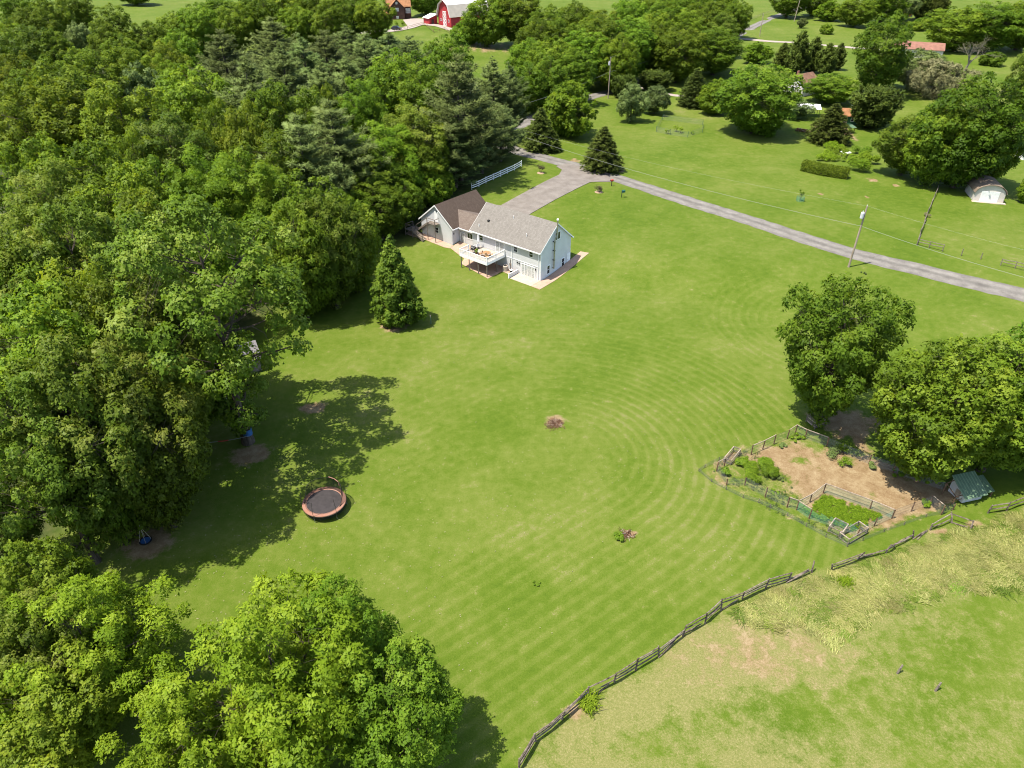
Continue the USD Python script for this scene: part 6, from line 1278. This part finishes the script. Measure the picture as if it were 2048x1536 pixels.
cand = np.stack([R.uniform(x0, x1, 22000), R.uniform(y0, y1, 22000)], 1); keep = shapely.contains(lg, shapely.points(cand)); cand = cand[keep]
flow = (meshkit.fbm(np.stack([cand[:, 0] * .16, cand[:, 1] * .16, 0 * cand[:, 0]], -1), 3, 21) - .5) * 7 + 2.6
dens = meshkit.fbm(np.stack([cand[:, 0] * .22, cand[:, 1] * .22, 0 * cand[:, 0] + 3], -1), 3, 22)
for (x, y), a, dn in zip(cand, flow, dens):
    if R.uniform() > (.25 + 1.0 * dn) * ss(-.2, 3.0, lg.exterior.distance(Point(x, y)) + R.normal() * .5): continue
    a += R.normal() * .35; pos.append((x, y, float(terrain(x, y)) - .02)); idx.append(3 if R.uniform() < .36 + .22 * (dn < .42) else int(R.integers(0, 3))); ori.append(Gf.Quath(math.cos(a / 2), 0, 0, math.sin(a / 2))); s = R.uniform(.7, 1.25); scl.append((s, s, s * R.uniform(.45, .85)))
tg.CreatePositionsAttr(Vt.Vec3fArray([Gf.Vec3f(*p) for p in pos])); tg.CreateProtoIndicesAttr(Vt.IntArray(idx)); tg.CreateOrientationsAttr(Vt.QuathArray(ori)); tg.CreateScalesAttr(Vt.Vec3fArray([Gf.Vec3f(*s) for s in scl]))
# pale specks of fallen leaves and clover on the lawn
fl2 = UsdGeom.PointInstancer.Define(stage, '/World/lawn_litter'); tag(fl2.GetPrim(), 'pale fallen leaves and clover specks scattered over the lawn', 'litter', kind='stuff')
M['pale_litter'] = smat('pale_litter', (.27, .26, .13), .9, .1, .2, 9)
pl_ = '/World/lawn_litter/leaf'; usdkit.mesh(stage, pl_, (np.array([[-.06, -.03, .0], [.06, -.04, .02], [.05, .04, .03], [-.05, .04, .01]]), np.array([[0, 1, 2], [0, 2, 3]])), M['pale_litter'])
fl2.CreatePrototypesRel().SetTargets([Sdf.Path(pl_)]); R = np.random.default_rng(88); pos, ori = [], []
for _ in range(2600):
    px, py = R.uniform(150, 1500), R.uniform(480, 1500); p = G(px, py)
    if pasture.contains(Point(p[0], p[1])) or meshkit.fbm(np.array([p[0] * .08, p[1] * .08, 1.]), 3, 9) + (.12 if px < 800 else 0) + R.normal() * .08 < .52: continue
    a = R.uniform(0, PI); pos.append(Gf.Vec3f(float(p[0]), float(p[1]), float(p[2]) + .03)); ori.append(Gf.Quath(math.cos(a), 0, 0, math.sin(a)))
fl2.CreatePositionsAttr(Vt.Vec3fArray(pos)); fl2.CreateProtoIndicesAttr(Vt.IntArray([0] * len(pos))); fl2.CreateOrientationsAttr(Vt.QuathArray(ori))
